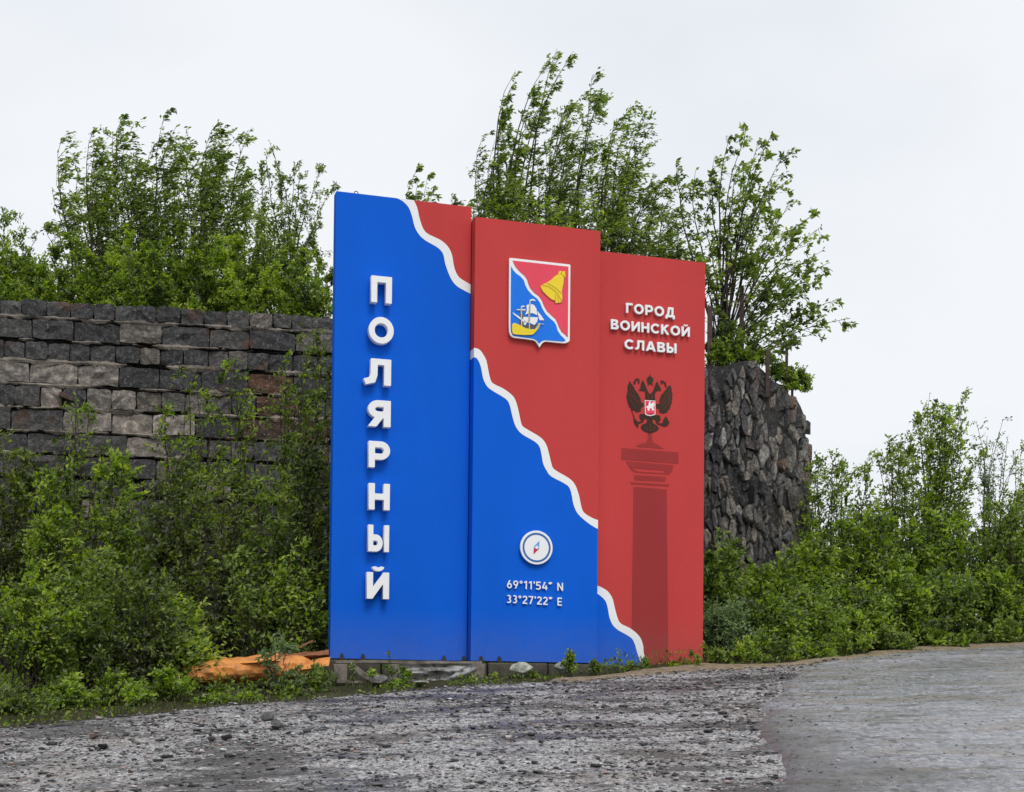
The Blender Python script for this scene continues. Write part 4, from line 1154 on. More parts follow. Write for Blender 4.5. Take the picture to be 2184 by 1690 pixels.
# ------------------------------------------------------------------ plants
rng = np.random.default_rng(7)
def norm(a): return a / np.maximum(np.linalg.norm(a, axis=-1, keepdims=True), 1e-9)
class Tubes:
    def __init__(s): s.V = []; s.F = []; s.n = 0
    def add(s, P, r0, r1, k=4):
        """P (b, n, 3) polylines, r0, r1 (b,)"""
        P = np.asarray(P, float); b_, n, _ = P.shape
        T = norm(np.gradient(P, axis=1)); up = np.array([.31, .17, .93])
        A = norm(np.cross(T, up)); B = np.cross(T, A)
        t = np.linspace(0, 1, n)[None, :, None]; rad = (np.asarray(r0)[:, None, None] * (1 - t) + np.asarray(r1)[:, None, None] * t)
        an = np.arange(k) * 2 * math.pi / k
        V = P[:, :, None, :] + (A[:, :, None, :] * np.cos(an)[None, None, :, None] + B[:, :, None, :] * np.sin(an)[None, None, :, None]) * rad[..., None]
        V = V.reshape(-1, 3)
        ib, ii, ij = np.meshgrid(np.arange(b_), np.arange(n - 1), np.arange(k), indexing='ij')
        a = (ib * n + ii) * k
        f = np.stack([a + ij, a + (ij + 1) % k, a + k + (ij + 1) % k, a + k + ij], -1).reshape(-1, 4) + s.n
        s.V.append(V); s.F.append(f); s.n += len(V)
    def mesh(s, name): return mesh_np(name, np.concatenate(s.V), np.concatenate(s.F), smooth=True)
def leaves_mesh(name, P, A, Lf, wd, tint):
    """P leaf bases, A unit axis, Lf lengths"""
    n = len(P)
    rn = norm(rng.normal(size=(n, 3)) + np.array([0, -.5, .9]))
    Sd = norm(np.cross(A, rn)); Nn = np.cross(Sd, A)
    Lc = Lf[:, None]; wv = (Lf * wd)[:, None]
    curl = rng.uniform(-.25, .05, n)[:, None]
    b0 = P; mid = P + A * Lc * .5; tip = P + A * Lc + Nn * Lc * curl
    l = mid + Sd * wv * .5 + Nn * wv * .22; r = mid - Sd * wv * .5 + Nn * wv * .22
    V = np.stack([b0, r, tip, l], 1).reshape(-1, 3)
    i = np.arange(n) * 4
    Fc = np.concatenate([np.stack([i, i + 1, i + 2], -1), np.stack([i, i + 2, i + 3], -1)])
    me = mesh_np(name, V, Fc)
    at_ = me.attributes.new('tint', 'FLOAT', 'FACE'); at_.data.foreach_set('value', np.concatenate([tint, tint]).astype(np.float32))
    return me
WIND = np.array([1.0, .15, .05])
def plant(name, base, tips, label, cat, group, leaf=.055, wd=.5, sec=20, lv=16, wind=.35, tr=.03, start=.25, sz=.38, mt=None, stems='trunk', fol='crown', up=.35, bare=0., tuft=0.0, sub=2, twig_tubes=False, seed=0, share=.5, clump=1.0):
    """base: Vector; tips: (n,3) world points; returns the top-level Empty"""
    global rng
    rng = np.random.default_rng(1000 + seed)
    mt = mt or M_LEAF
    B = np.array(base, float); tips = np.asarray(tips, float); nT = len(tips)
    root = empty(name, base); tag(root, label, cat, group)
    n = 12; t = np.linspace(0, 1, n)[None, :, None]
    b0 = B[None, :] + np.c_[rng.normal(0, .05, nT), rng.normal(0, .05, nT), np.zeros(nT)]
    ht = (tips - b0)
    c1 = b0 + ht * np.array([.18, .18, .38]) + rng.normal(0, .05, (nT, 3)) * np.linalg.norm(ht, axis=1)[:, None]
    c2 = b0 + ht * np.array([.55, .6, .78]) + rng.normal(0, .04, (nT, 3)) * np.linalg.norm(ht, axis=1)[:, None] - WIND * wind * .13 * np.linalg.norm(ht, axis=1)[:, None]
    P = (1 - t) ** 3 * b0[:, None] + 3 * (1 - t) ** 2 * t * c1[:, None] + 3 * (1 - t) * t * t * c2[:, None] + t ** 3 * tips[:, None]
    P[:, 1:-1] += rng.normal(0, .012, (nT, n - 2, 3))
    P0 = P - B
    tb = Tubes()
    Ls = np.linalg.norm(ht, axis=1)
    tb.add(P0, tr * (.6 + .5 * Ls / Ls.max()), np.full(nT, .003), 5)
    # side branches
    ts = start + (1 - start) * rng.random((nT, sec)) ** .8
    ix = ts * (n - 1); i0 = np.minimum(ix.astype(int), n - 2); fr = (ix - i0)[..., None]
    ar = np.arange(nT)[:, None]
    Q = P0[ar, i0] * (1 - fr) + P0[ar, i0 + 1] * fr
    Td = norm(P0[ar, i0 + 1] - P0[ar, i0])
    dr = norm(rng.normal(size=(nT, sec, 3)))
    D = norm(Td * .45 + dr * .95 + np.array([0, 0, up * .8]) + WIND * wind * .6)
    Ln = (sz * (.35 + .9 * (1 - ts)) * rng.uniform(.5, 1.25, (nT, sec)))[..., None]
    ends_dir = norm(D + WIND * wind * .9 + np.array([0, 0, up * .5]))
    m = 5; tt = np.linspace(0, 1, m)[None, None, :, None]
    SP = Q[:, :, None] + D[:, :, None] * Ln[:, :, None] * tt + (ends_dir - D)[:, :, None] * Ln[:, :, None] * tt ** 2 * .6
    SP = SP.reshape(-1, m, 3)
    Lf_ = Ln.reshape(-1)
    tb.add(SP[:, [0, 2, 4]], .0045 + .006 * Lf_, np.full(len(SP), .0015), 3)
    # second order twigs
    i1 = rng.integers(1, m, (len(SP), sub)); org = SP[np.arange(len(SP))[:, None], i1]
    D2_ = norm(norm(SP[:, -1] - SP[:, 0])[:, None] * .6 + rng.normal(size=(len(SP), sub, 3)) * .6 + np.array([0, 0, up * .5]) + WIND * wind * .6)
    L2_ = (Lf_[:, None] * rng.uniform(.3, .7, (len(SP), sub)))[..., None]
    e2 = org + D2_ * L2_; e2[..., 2] += 0
    mid2 = (org + e2) / 2 + rng.normal(0, .01, e2.shape)
    t5 = np.linspace(0, 1, m)[None, None, :, None]
    TP = ((1 - t5) ** 2 * org[:, :, None] + 2 * (1 - t5) * t5 * mid2[:, :, None] + t5 ** 2 * (e2 + WIND * wind * L2_ * .3)[:, :, None]).reshape(-1, m, 3)
    if twig_tubes: tb.add(TP[:, [0, 4]], np.full(len(TP), .003), np.full(len(TP), .0012), 3)
    SP = np.concatenate([SP, TP]); Lf_ = np.concatenate([Lf_, L2_.reshape(-1)])
    # twig leaves
    keep = rng.random(len(SP)) > bare
    SL = SP[keep]; Lk = Lf_[keep]; ns = len(SL)
    pos = (1 - tuft) * rng.uniform(.12, 1.03, (ns, lv)) + tuft * (1.03 - .35 * rng.random((ns, lv)) ** 2)
    ix = np.clip(pos, 0, .999) * (m - 1); i0 = np.minimum(ix.astype(int), m - 2); fr = (ix - i0)[..., None]; ar = np.arange(ns)[:, None]
    LP = SL[ar, i0] * (1 - fr) + SL[ar, i0 + 1] * fr
    LT = norm(SL[ar, i0 + 1] - SL[ar, i0])
    A = norm(LT * .7 + rng.normal(size=(ns, lv, 3)) * .62 + WIND * wind * 1.3 + np.array([0, 0, -.10 + up * .3]))
    sp = rng.normal(0, .022 * clump, (ns, lv, 3)) * (Lk[:, None, None] / .3 + .4)
    LP = LP + sp
    bt0 = np.repeat(rng.normal(0, .15, nT), sec); br_t = np.concatenate([bt0, np.repeat(bt0, sub)])[keep]
    tint = np.clip(.36 + br_t[:, None] + rng.normal(0, .20, (ns, 1)) + rng.normal(0, .19, (ns, lv)) + .10 * pos, 0, 1)
    LL = leaf * rng.uniform(.55, 1.3, (ns, lv))
    # leaves along the outer main shoots
    k2 = int(lv * 2.5)
    tm = 1 - .5 * rng.random((nT, k2)) ** 1.3; ix = np.minimum(tm, .999) * (n - 1); i0 = np.minimum(ix.astype(int), n - 2); fr = (ix - i0)[..., None]; ar = np.arange(nT)[:, None]
    MP = P0[ar, i0] * (1 - fr) + P0[ar, i0 + 1] * fr; MT = norm(P0[ar, i0 + 1] - P0[ar, i0])
    MA = norm(MT * .8 + rng.normal(size=(nT, k2, 3)) * .6 + WIND * wind * 1.5)
    LP = np.concatenate([LP.reshape(-1, 3), MP.reshape(-1, 3) + rng.normal(0, .012, (nT * k2, 3))])
    A = np.concatenate([A.reshape(-1, 3), MA.reshape(-1, 3)])
    LL = np.concatenate([LL.ravel(), leaf * rng.uniform(.6, 1.2, nT * k2)])
    tint = np.concatenate([tint.ravel(), np.clip(rng.normal(.55, .18, nT * k2), 0, 1)])
    link(stems, tb.mesh(stems), M_BARK, root)
    link(fol, leaves_mesh(fol, LP, A, LL, wd, tint), mt, root)
    return root, len(LP)
NLEAF = 0
def px_tips(lst, Y, dep=.5, seed=0):
    r = np.random.default_rng(seed)
    return [tuple(at(x, y, Y + r.uniform(-dep, dep))) for x, y in lst]
def on_ground(px, Y, top=False):
    p = at(px, 1400, Y)
    z = float(bank_z(p.x, p.y)) - .05 if top else float(tz(p.x, p.y)) - .03
    return Vector((p.x, p.y, z))
def tree_px(name, bx, Y, tips, label, cat='tree', group=None, dep=.6, **kw):
    global NLEAF
    sd_ = kw.pop('seed', int(bx * 3 + Y * 10))
    ex = kw.pop('extra', 0)
    base = on_ground(bx, Y, True)
    T = px_tips(tips, Y, dep, sd_)
    r = np.random.default_rng(sd_ + 5)
    for _ in range(ex):     # inner shoots between the base and the named tips
        q = np.array(T[r.integers(len(tips))]); T.append(tuple(np.array(base) + (q - np.array(base)) * r.uniform(.35, .85) + r.normal(0, .30, 3) * np.array([1, .8, .4])))
    _, n_ = plant(name, base, T, label, cat, group, seed=sd_, **kw); NLEAF += n_
TG = 'wind blown young trees on top of the stone wall'
TT = dict(mt=M_LEAFT, leaf=.078, wd=.44, wind=.85, sec=17, lv=8, tr=.020, sz=.66, twig_tubes=True, up=.25)
tree_px('willow_tree', 215, 24.6, [(131, 297), (137, 345), (201, 274), (214, 292), (165, 380), (111, 405), (245, 330), (230, 400), (150, 450), (190, 350), (120, 480)], 'leftmost tall tree on the wall, with thin shoots bending up at its left edge', 'tree', TG, extra=8, **TT)
tree_px('willow_tree', 320, 24.9, [(259, 257), (240, 280), (285, 267), (349, 252), (378, 266), (330, 305), (300, 340), (395, 315), (360, 370), (285, 400), (420, 380)], 'tree with the two highest leafy shoots, left of centre on the wall top', 'tree', TG, extra=7, **TT)
tree_px('willow_tree', 440, 24.5, [(474, 264), (448, 285), (537, 272), (505, 295), (400, 320), (485, 330), (450, 350), (520, 374), (420, 400), (490, 420)], 'tree on the wall whose top shoot reaches out furthest right over the gap', 'tree', TG, extra=7, **TT)
tree_px('willow_tree', 585, 24.2, [(574, 300), (557, 350), (567, 330), (628, 358), (600, 390), (640, 370), (689, 356), (712, 395), (655, 430), (550, 430), (610, 450), (672, 520), (690, 590)], 'sparse tree with thin bare tipped shoots just left of the blue panel', 'tree', TG, extra=8, **{**TT, 'wind': .15, 'sec': 16, 'lv': 10, 'leaf': .058, 'sz': .36, 'bare': .1})
tree_px('willow_tree', 18, 24.4, [(13, 462), (-25, 470), (48, 500), (81, 495), (-60, 520), (60, 540), (30, 530), (100, 545)], 'low rounded pale green tree at the far left end of the wall', 'tree', TG, extra=6, **{**TT, 'mt': M_LEAF, 'wind': .15})
SG = 'low shrubs along the top edge of the stone wall'
labs = ['low bright shrub on the wall top at the left frame edge', 'low shrub on the wall top under the leftmost tall tree', 'shrub on the wall top between the two leftmost tall trees', 'dense low shrub on the wall top below the middle trees', 'low dark shrub on the wall top, second from the blue panel', 'low shrub on the wall top nearest the blue panel']
for i, (bx, yy) in enumerate(((30, 560), (150, 530), (270, 520), (390, 500), (510, 520), (640, 540))):
    tree_px('wall_shrub', bx, 23.6, [(bx - 70, yy + 40), (bx - 40, yy), (bx, yy - 20), (bx + 40, yy + 10), (bx + 75, yy + 50), (bx - 60, yy + 80), (bx + 60, yy + 90), (bx - 20, yy + 60), (bx + 15, yy + 70)], labs[i], 'shrub', SG, dep=.5, extra=4,
            stems='stems', fol='foliage', mt=M_LEAF, leaf=.06, wd=.5, wind=.1, sec=22, lv=15, tr=.012, sz=.34)
tree_px('willow_tree', 265, 25.6, [(180, 400), (215, 360), (250, 350), (290, 345), (200, 440), (270, 400), (310, 420), (160, 500), (330, 380)], 'dense tree standing behind the two leftmost tall trees', 'tree', TG, extra=7, **{**TT, 'wind': .3})
tree_px('willow_tree', 400, 25.8, [(340, 350), (380, 335), (420, 345), (455, 370), (360, 420), (430, 420), (470, 430), (320, 470)], 'dense tree standing behind the middle of the tree row on the wall', 'tree', TG, extra=7, **{**TT, 'wind': .3})
tree_px('willow_tree', 520, 25.4, [(490, 390), (530, 400), (560, 430), (590, 470), (480, 460), (620, 500), (540, 480)], 'dense low tree standing behind the gap before the sparse tree', 'tree', TG, extra=7, **{**TT, 'wind': .2})
tree_px('willow_tree', 905, 26.0, [(889, 362), (892, 385), (912, 378), (924, 402), (880, 430)], 'small leafy shoot peeping over the top of the left slab', 'tree', TG, extra=1, **{**TT, 'sz': .22, 'sec': 16})
tree_px('willow_tree', 985, 25.6, [(966, 420), (985, 428), (1004, 425), (1010, 450), (1035, 440), (1050, 470)], 'low leafy top just above the right corner of the left slab', 'tree', TG, extra=3, **{**TT, 'sz': .28})
tree_px('willow_tree', 1085, 26.4, [(1100, 150), (1088, 190), (1075, 235), (1188, 104), (1165, 140), (1145, 185), (1220, 114), (1195, 160), (1165, 215), (1070, 270), (1130, 260), (1110, 320)], 'tallest tree with long wind bent top shoots, behind the middle slab', 'tree', TG, extra=7, **{**TT, 'wind': .75, 'sz': .42, 'tr': .035, 'start': .3, 'sec': 22})
tree_px('willow_tree', 1045, 25.8, [(1030, 292), (1055, 300), (1020, 345), (1012, 395), (1062, 350), (1050, 400), (1090, 380), (1030, 430)], 'lower leafy tree left of the tallest tree', 'tree', TG, extra=8, **{**TT, 'mt': M_LEAF})
tree_px('willow_tree', 1190, 26.0, [(1262, 165), (1284, 190), (1275, 215), (1215, 215), (1240, 205), (1245, 255), (1180, 270), (1210, 300), (1150, 330), (1230, 330), (1170, 380)], 'second tallest tree, its pointed top leaning right of the tallest one', 'tree', TG, extra=8, **{**TT, 'wind': .65, 'tr': .032, 'sec': 22})
tree_px('willow_tree', 1290, 26.2, [(1345, 228), (1375, 238), (1380, 285), (1310, 265), (1330, 295), (1375, 320), (1290, 330), (1345, 360), (1400, 390), (1260, 380), (1320, 400), (1420, 380)], 'third high tree with flag like leaves, above the joint of middle and right slab', 'tree', TG, extra=8, **{**TT, 'wind': .65, 'tr': .032, 'sec': 22})
tree_px('willow_tree', 1400, 25.6, [(1425, 375), (1445, 395), (1400, 430), (1380, 470), (1440, 450), (1350, 450), (1465, 500), (1420, 500), (1310, 470), (1455, 540)], 'low bushy tree just above the top edge of the right slab', 'tree', TG, extra=7, **TT)
tree_px('willow_tree', 1120, 25.2, [(1080, 430), (1110, 420), (1160, 410), (1200, 430), (1240, 440), (1060, 460), (1290, 440), (1180, 460), (1280, 480)], 'low dense foliage right behind the top edge of the middle slab', 'tree', TG, extra=8, **{**TT, 'mt': M_LEAF})
tree_px('spreading_tree', 1535, 25.0, [(1558, 286), (1589, 290), (1620, 297), (1645, 288), (1671, 333), (1444, 350), (1484, 362), (1524, 335), (1684, 382), (1691, 435), (1738, 455), (1751, 484), (1757, 533), (1769, 560), (1790, 640), (1810, 680), (1582, 344), (1511, 385), (1564, 440), (1626, 420), (1660, 380),
         (1725, 715), (1693, 730), (1600, 480), (1640, 500), (1500, 470), (1700, 560), (1720, 620), (1650, 600), (1680, 650), (1560, 560), (1610, 380), (1745, 600), (1700, 500), (1500, 560), (1520, 600)],
        'wide airy tree with visible forking branches on the broken wall end', 'tree', TG, dep=.9, extra=3, mt=M_LEAFT, leaf=.086, wd=.55, wind=.45, sec=10, lv=8, tr=.028, sz=.46, start=.42, tuft=.8, bare=.1, clump=1.1, twig_tubes=True)
tree_px('wall_shrub', 1560, 24.6, [(1535, 700), (1560, 690), (1590, 710), (1610, 730), (1520, 730), (1575, 740), (1545, 760)], 'bright low shrub at the foot of the airy tree on the wall end', 'shrub', SG, dep=.3, extra=2, stems='stems', fol='foliage', leaf=.06, wind=.1, sec=12, lv=7, tr=.01, sz=.20)
tree_px('wall_shrub', 1665, 25.0, [(1650, 785), (1665, 790), (1690, 808), (1680, 815), (1655, 805), (1645, 800), (1700, 815)], 'bright green shrub between the posts at the right rim of the wall end', 'shrub', SG, dep=.3, extra=2, stems='stems', fol='foliage', leaf=.06, wind=.1, sec=12, lv=7, tr=.01, sz=.18)

for bx, Y, yy, lab in ((1600, 24.7, 745, 'small green clump on the broken wall end, left of the thick post'), (1530, 24.4, 735, 'small green clump on the wall end beside the red panel edge'), (1700, 25.3, 808, 'tiny green clump hanging over the right shoulder of the wall end')):
    tree_px('wall_shrub', bx, Y, [(bx - 25, yy + 5), (bx, yy), (bx + 22, yy + 8), (bx - 12, yy + 20), (bx + 10, yy + 22)], lab, 'shrub', SG, dep=.25, extra=1, stems='stems', fol='foliage', leaf=.06, wind=.1, sec=12, lv=7, tr=.006, sz=.18)
# shrubs on the ground
def shrub(bx, Y, top, hw, label, group, n=14, seed=None, tips=(), low=.25, mt=None, **kw):
    """bx, top, hw in photograph pixels: base x, top y, half width"""
    global NLEAF
    seed = seed or int(bx * 7 + Y * 31) % 9973
    r = np.random.default_rng(seed)
    if mt is None or mt is M_LEAF: mt = ([M_LEAF, M_LEAFD, M_LEAF, M_LEAFT, M_LEAF, M_LEAFD, M_LEAF] if bx < 700 else [M_LEAF, M_LEAF, M_LEAFT, M_LEAF, M_LEAF, M_LEAFT, M_LEAF])[seed % 7]
    base = on_ground(bx, Y)
    ybase = YH - (base.z / Y) * F
    T = list(tips)
    for _ in range(n):
        u = r.uniform(-1, 1); T.append((bx + u * hw, top + (ybase - top) * ((1 - math.sqrt(max(0, 1 - u * u * .85))) * .8 + r.random() ** 1.6 * (1 - low) * .75)))
    rad = hw / F * Y
    P = [tuple(at(x, y, Y + r.uniform(-.7, .7) * min(rad, 1.0))) for x, y in T]
    a = dict(leaf=.074, wd=.50, wind=.25, bare=.08, sec=22, lv=15, tr=.014, sz=.46, start=.16)
    a.update(kw); a['lv'] = max(4, round(a['lv'] * .5)); a['sec'] = round(a['sec'] * .74)
    _, n_ = plant('shrub', base, P, label, 'shrub', group, seed=seed, mt=mt or M_LEAF, stems='stems', fol='foliage', **a); NLEAF += n_
G1 = 'willow shrubs along the foot of the stone wall'
shrub(415, 20.4, 800, 75, 'tall shrub whose top reaches the middle stone courses, centre of the wall', G1, 9, tips=[(415, 785), (365, 800), (470, 810), (395, 830), (440, 850), (350, 870)], lv=11, sec=15, tr=.018, up=.45)
shrub(505, 20.8, 760, 55, 'thin tall shrub beside the rust red stones of the wall', G1, 6, tips=[(500, 758), (480, 775), (530, 815), (540, 850), (515, 870)], lv=10, sec=14, up=.45)
shrub(610, 20.2, 760, 70, 'tall shrub two steps left of the blue panel edge', G1, 11, tips=[(605, 762), (590, 790), (655, 745), (640, 800), (570, 850), (625, 820)], lv=12, sec=17, tr=.018, up=.45)
shrub(675, 20.6, 690, 40, 'tall narrow shrub touching the left edge of the blue panel', G1, 9, tips=[(640, 690), (690, 740), (680, 780), (655, 760), (700, 830)], lv=10, sec=16, up=.45)
shrub(165, 20.2, 850, 70, 'slender shrub with two upright sprigs before the pale stones', G1, 10, tips=[(145, 862), (168, 850), (200, 880), (110, 960), (230, 950)], lv=9, sec=14, up=.6, bare=.1)
shrub(20, 19.6, 925, 95, 'broad shrub at the left frame edge, reaching the lower courses', G1, 16, tips=[(0, 925), (25, 960), (60, 985)], lv=15)
shrub(120, 18.9, 1000, 90, 'shrub with round top left of the slender sprigs', G1, 18, tips=[(115, 1000), (150, 985), (80, 1020)])
shrub(250, 19.2, 985, 100, 'wide shrub below the pale stones, in front of the wall', G1, 18, tips=[(250, 975), (290, 1000), (210, 1000)])
shrub(370, 18.8, 985, 95, 'wide shrub in front of the tall central shrub', G1, 20, tips=[(390, 990), (340, 1000), (430, 1020)], mt=M_LEAF)
shrub(480, 19.0, 1010, 80, 'shrub at the wall foot below the rust red stones', G1, 9, tips=[(470, 1000), (520, 1040)], lv=10)
shrub(575, 19.3, 990, 85, 'shrub at the wall foot behind the orange tank', G1, 10, tips=[(560, 985), (600, 1010)], lv=11)
shrub(665, 19.0, 900, 60, 'shrub half hidden behind the blue panel edge', G1, 16, tips=[(660, 890), (690, 920), (640, 960)], lv=13)
shrub(540, 18.4, 1150, 95, 'dark low shrub in the hollow left of the sign', G1, 9, lv=9)
shrub(645, 18.2, 1160, 70, 'dark low shrub tucked against the left slab', G1, 8, lv=9)
G2 = 'leafy shrubs at the edge of the gravel on the left'
shrub(60, 16.0, 1200, 110, 'front shrub at the lower left corner of the photo', G2, 16, leaf=.06)
shrub(180, 16.6, 1180, 110, 'second front shrub from the left, with many upright shoots', G2, 16, leaf=.06)
shrub(300, 16.2, 1230, 95, 'front shrub in the middle of the left group', G2, 16, leaf=.06, tips=[(245, 1220), (350, 1270)])
shrub(362, 16.8, 1290, 62, 'front shrub with pale leaf tips left of the orange tank', G2, 20, leaf=.058, mt=M_LEAF, tips=[(355, 1268), (400, 1290), (415, 1300)])
shrub(385, 16.5, 1375, 30, 'low front shrub at the left end of the orange tank', G2, 10, leaf=.068)
shrub(590, 16.3, 1360, 38, 'small grey green sapling leaning over the orange tank', 'saplings around the orange tank', 0, mt=M_LEAFG, tips=[(596, 1345), (585, 1375), (615, 1380), (560, 1400), (640, 1420), (655, 1440)], leaf=.065, sec=8, lv=8, sz=.22, tr=.008, wind=.3)
shrub(676, 16.6, 1418, 18, 'small sapling at the right end of the orange tank', 'saplings around the orange tank', 6, leaf=.06, sec=10, lv=9, sz=.18, tr=.007)
lo_l = ['low leafy plant in the very lower left corner', 'low leafy plant under the second front shrub', 'low leafy plant at the gravel edge, third from the left', 'low plant at the gravel edge before the pale tipped shrub', 'low plant in front of the left end of the orange tank', 'bright low plant in front of the middle of the orange tank', 'low plant in front of the right end of the orange tank']
for i, (bx, Y) in enumerate(((30, 14.5), (140, 14.9), (250, 15.2), (360, 15.5), (455, 15.5), (530, 15.8), (620, 16.2))):
    gy = YH - (float(tz(at(bx, 1400, Y).x, Y)) / Y) * F
    shrub(bx, Y, gy - 70 if i < 4 else gy - 8, 60 if i < 4 else 40, lo_l[i], 'low plants at the gravel edge', 11 if i < 4 else 8, leaf=.062, sec=11, lv=12, sz=.18 if i < 4 else .10, tr=.006, low=.1)
G3 = 'shrubs behind and right of the broken wall end'
shrub(1770, 24.2, 960, 75, 'shrub rising against the right side of the broken wall end', G3, 20, tips=[(1745, 975), (1770, 960), (1790, 970), (1800, 1000)], leaf=.062)
shrub(1850, 25.0, 990, 80, 'shrub with loose windblown top, second right of the wall end', G3, 16, tips=[(1845, 985), (1870, 975), (1825, 1010)], leaf=.074, lv=11, wind=.3)
shrub(1920, 25.4, 930, 80, 'airy shrub between the loose one and the tall pointed one', G3, 18, tips=[(1865, 960), (1900, 935), (1925, 945), (1950, 920)], leaf=.074, lv=11)
shrub(2000, 25.8, 860, 95, 'tall shrub with two pointed tops on the right', G3, 26, tips=[(1983, 838), (1985, 870), (1960, 890), (2050, 850), (2062, 826), (2040, 890), (2010, 880), (1940, 960), (2090, 960)], leaf=.068)
shrub(2110, 25.2, 910, 85, 'airy grey shrub with thin bare tips near the right frame edge', G3, 17, tips=[(2082, 900), (2105, 930), (2140, 895), (2150, 930), (2175, 960)], leaf=.052, lv=9, sec=18, mt=M_LEAFG)
shrub(2190, 24.4, 960, 70, 'shrub cut by the right frame edge', G3, 16, tips=[(2180, 950)], leaf=.055, lv=10)
G4 = 'bushes along the road right of the sign'
shrub(1540, 21.0, 1170, 60, 'dark bush pressed against the right edge of the red panel', G4, 18, tips=[(1525, 1150), (1560, 1165)])
shrub(1630, 21.6, 1215, 85, 'bush below the broken wall end', G4, 20, tips=[(1610, 1205), (1660, 1195), (1690, 1200)])
shrub(1740, 22.2, 1150, 95, 'wide bush right of the wall end foot', G4, 24, tips=[(1760, 1130)])
shrub(1850, 22.8, 1080, 100, 'wide high bush in the middle of the right group', G4, 20)
shrub(1960, 23.0, 1050, 100, 'high bush below the pointed shrub', G4, 20)
shrub(2070, 23.0, 1050, 100, 'high bush left of the right frame edge', G4, 20)
shrub(2170, 22.6, 1040, 80, 'high bush at the right frame edge', G4, 18)
shrub(1545, 19.9, 1300, 50, 'low bush at the foot of the red panel', G4, 16, mt=M_LEAFG, leaf=.05)
shrub(1640, 20.4, 1290, 75, 'bright low bush right of the red panel foot', G4, 20)
shrub(1720, 20.9, 1275, 70, 'brightest low bush, yellow green, near the verge', G4, 18)
shrub(1820, 21.2, 1240, 85, 'low bush before the middle high bush', G4, 18)
shrub(1925, 21.6, 1230, 80, 'low bush before the pointed shrub', G4, 18)
shrub(2020, 22.0, 1220, 80, 'low bush above the sandy verge', G4, 18)
shrub(2120, 22.2, 1215, 80, 'low bush above the sandy verge near the right frame edge', G4, 18)

ll = ['low yellow green plants at the verge right below the red panel corner', 'low plants on the verge, second from the red panel', 'low plants on the verge under the brightest bush', 'low plants on the verge, in the middle of the right side', 'low plants on the verge where the sandy strip begins', 'low plants above the sandy strip', 'low plants at the verge beside the right frame edge']
for i, (bx, Y) in enumerate(((1560, 18.9), (1640, 19.3), (1730, 19.8), (1820, 20.3), (1910, 20.8), (2010, 21.3), (2120, 21.7))):
    gy = YH - (float(tz(at(bx, 1400, Y).x, Y)) / Y) * F
    shrub(bx, Y, gy - 62 + 8 * (i % 3), 58, ll[i], 'low plants along the verge on the right', 9, leaf=.06, sec=9, lv=12, sz=.16, tr=.005, low=.1)
# small sprigs in front of the sign
sp = [(745, 17.25, 1395, 'weed sprig before the left end of the footing'), (790, 17.1, 1412, 'weed below the left slab, second from the left'), (828, 17.3, 1385, 'taller weed before the left slab'), (860, 17.0, 1425, 'weed in front of the crumpled sheet'), (900, 16.95, 1440, 'weed at the lower edge of the crumpled sheet'),
      (1046, 17.75, 1412, 'bright leafy weed just right of the broken pallet'), (1135, 17.8, 1425, 'weed growing in front of the large pale boulder'), (1212, 18.15, 1380, 'dark weed against the lower blue of the middle slab'), (1262, 18.3, 1392, 'dark weed at the corner between middle and right slab'),
      (1318, 18.35, 1348, 'tall thin weed before the blue foot of the right slab'), (1345, 18.4, 1405, 'low weed beside the tall thin weed'), (1372, 18.45, 1385, 'weed in front of the lower end of the white band'), (1440, 18.6, 1405, 'low weed before the dark red column'), (1485, 18.7, 1385, 'spreading weed before the right corner of the red panel')]
for i, (bx, Y, top, lab) in enumerate(sp):
    wr = random.Random(40 + i)
    shrub(bx, Y, top + wr.uniform(0, 12), wr.uniform(5, 17) if 'spread' not in lab else 40, lab, 'weeds in front of the sign', wr.randint(2, 5), leaf=wr.uniform(.035, .065), sec=wr.randint(3, 6), lv=wr.randint(8, 12), sz=wr.uniform(.05, .11), tr=.004, low=.0, seed=500 + i, mt=M_LEAF)

# ------------------------------------------------------------------ grass, ground cover, pebbles (stuff)
rng = np.random.default_rng(99)
def scatter(n, x0, x1, y0, y1, ok):
    x = rng.uniform(x0, x1, n); y = rng.uniform(y0, y1, n); k = ok(x, y); return x[k], y[k]
def grass(name, n, x0, x1, y0, y1, ok, hgt, mt, tb, label):
    x, y = scatter(n, x0, x1, y0, y1, ok)
    P = np.stack([x, y, tz(x, y) - .01], -1); m_ = len(P)
    A = norm(np.stack([rng.normal(.15, .35, m_), rng.normal(0, .35, m_), np.ones(m_)], -1))
    me = leaves_mesh(name, P, A, hgt * rng.uniform(.4, 1.3, m_), .09, np.clip(rng.normal(tb, .2, m_), 0, 1))
    o = link(name, me, mt); tag(o, label, 'grass', kind='stuff')
FRONT = lambda x, y: (x > -2.45) & (x < 1.2) & (y < 17.9 + (x + 2.3) * .307)
o_fr = None
grass('grass', 42000, -9, 12, 13, 24, lambda x, y: (d_road(x, y) < .0) & (d_road(x, y) > -2.2) & (d_sand(x, y) < -.05) & (fbm(x * 1.5, y * 1.5, 77) > -.12) & (~FRONT(x, y) | (rng.random(len(x)) < .45)), .10, M_GRASS, .35, 'short green and brown grass along the road verge')
grass('dry_grass', 14000, .3, 12, 14, 24, lambda x, y: (d_road(x, y) < .1) & (d_road(x, y) > -1.3) & (fbm(x * 2, y * 2, 78) > -.02), .07, M_GRASS, .95, 'dry straw coloured grass on the sandy verge')
x, y = scatter(70000, -9, 12, 13, 25, lambda x, y: (d_road(x, y) < -.08) & (d_sand(x, y) < -.1) & (fbm(x * 1.1, y * 1.1, 79) > -.16) & (~FRONT(x, y) | (fbm(x * 2.1, y * 2.1, 80) > .04)))
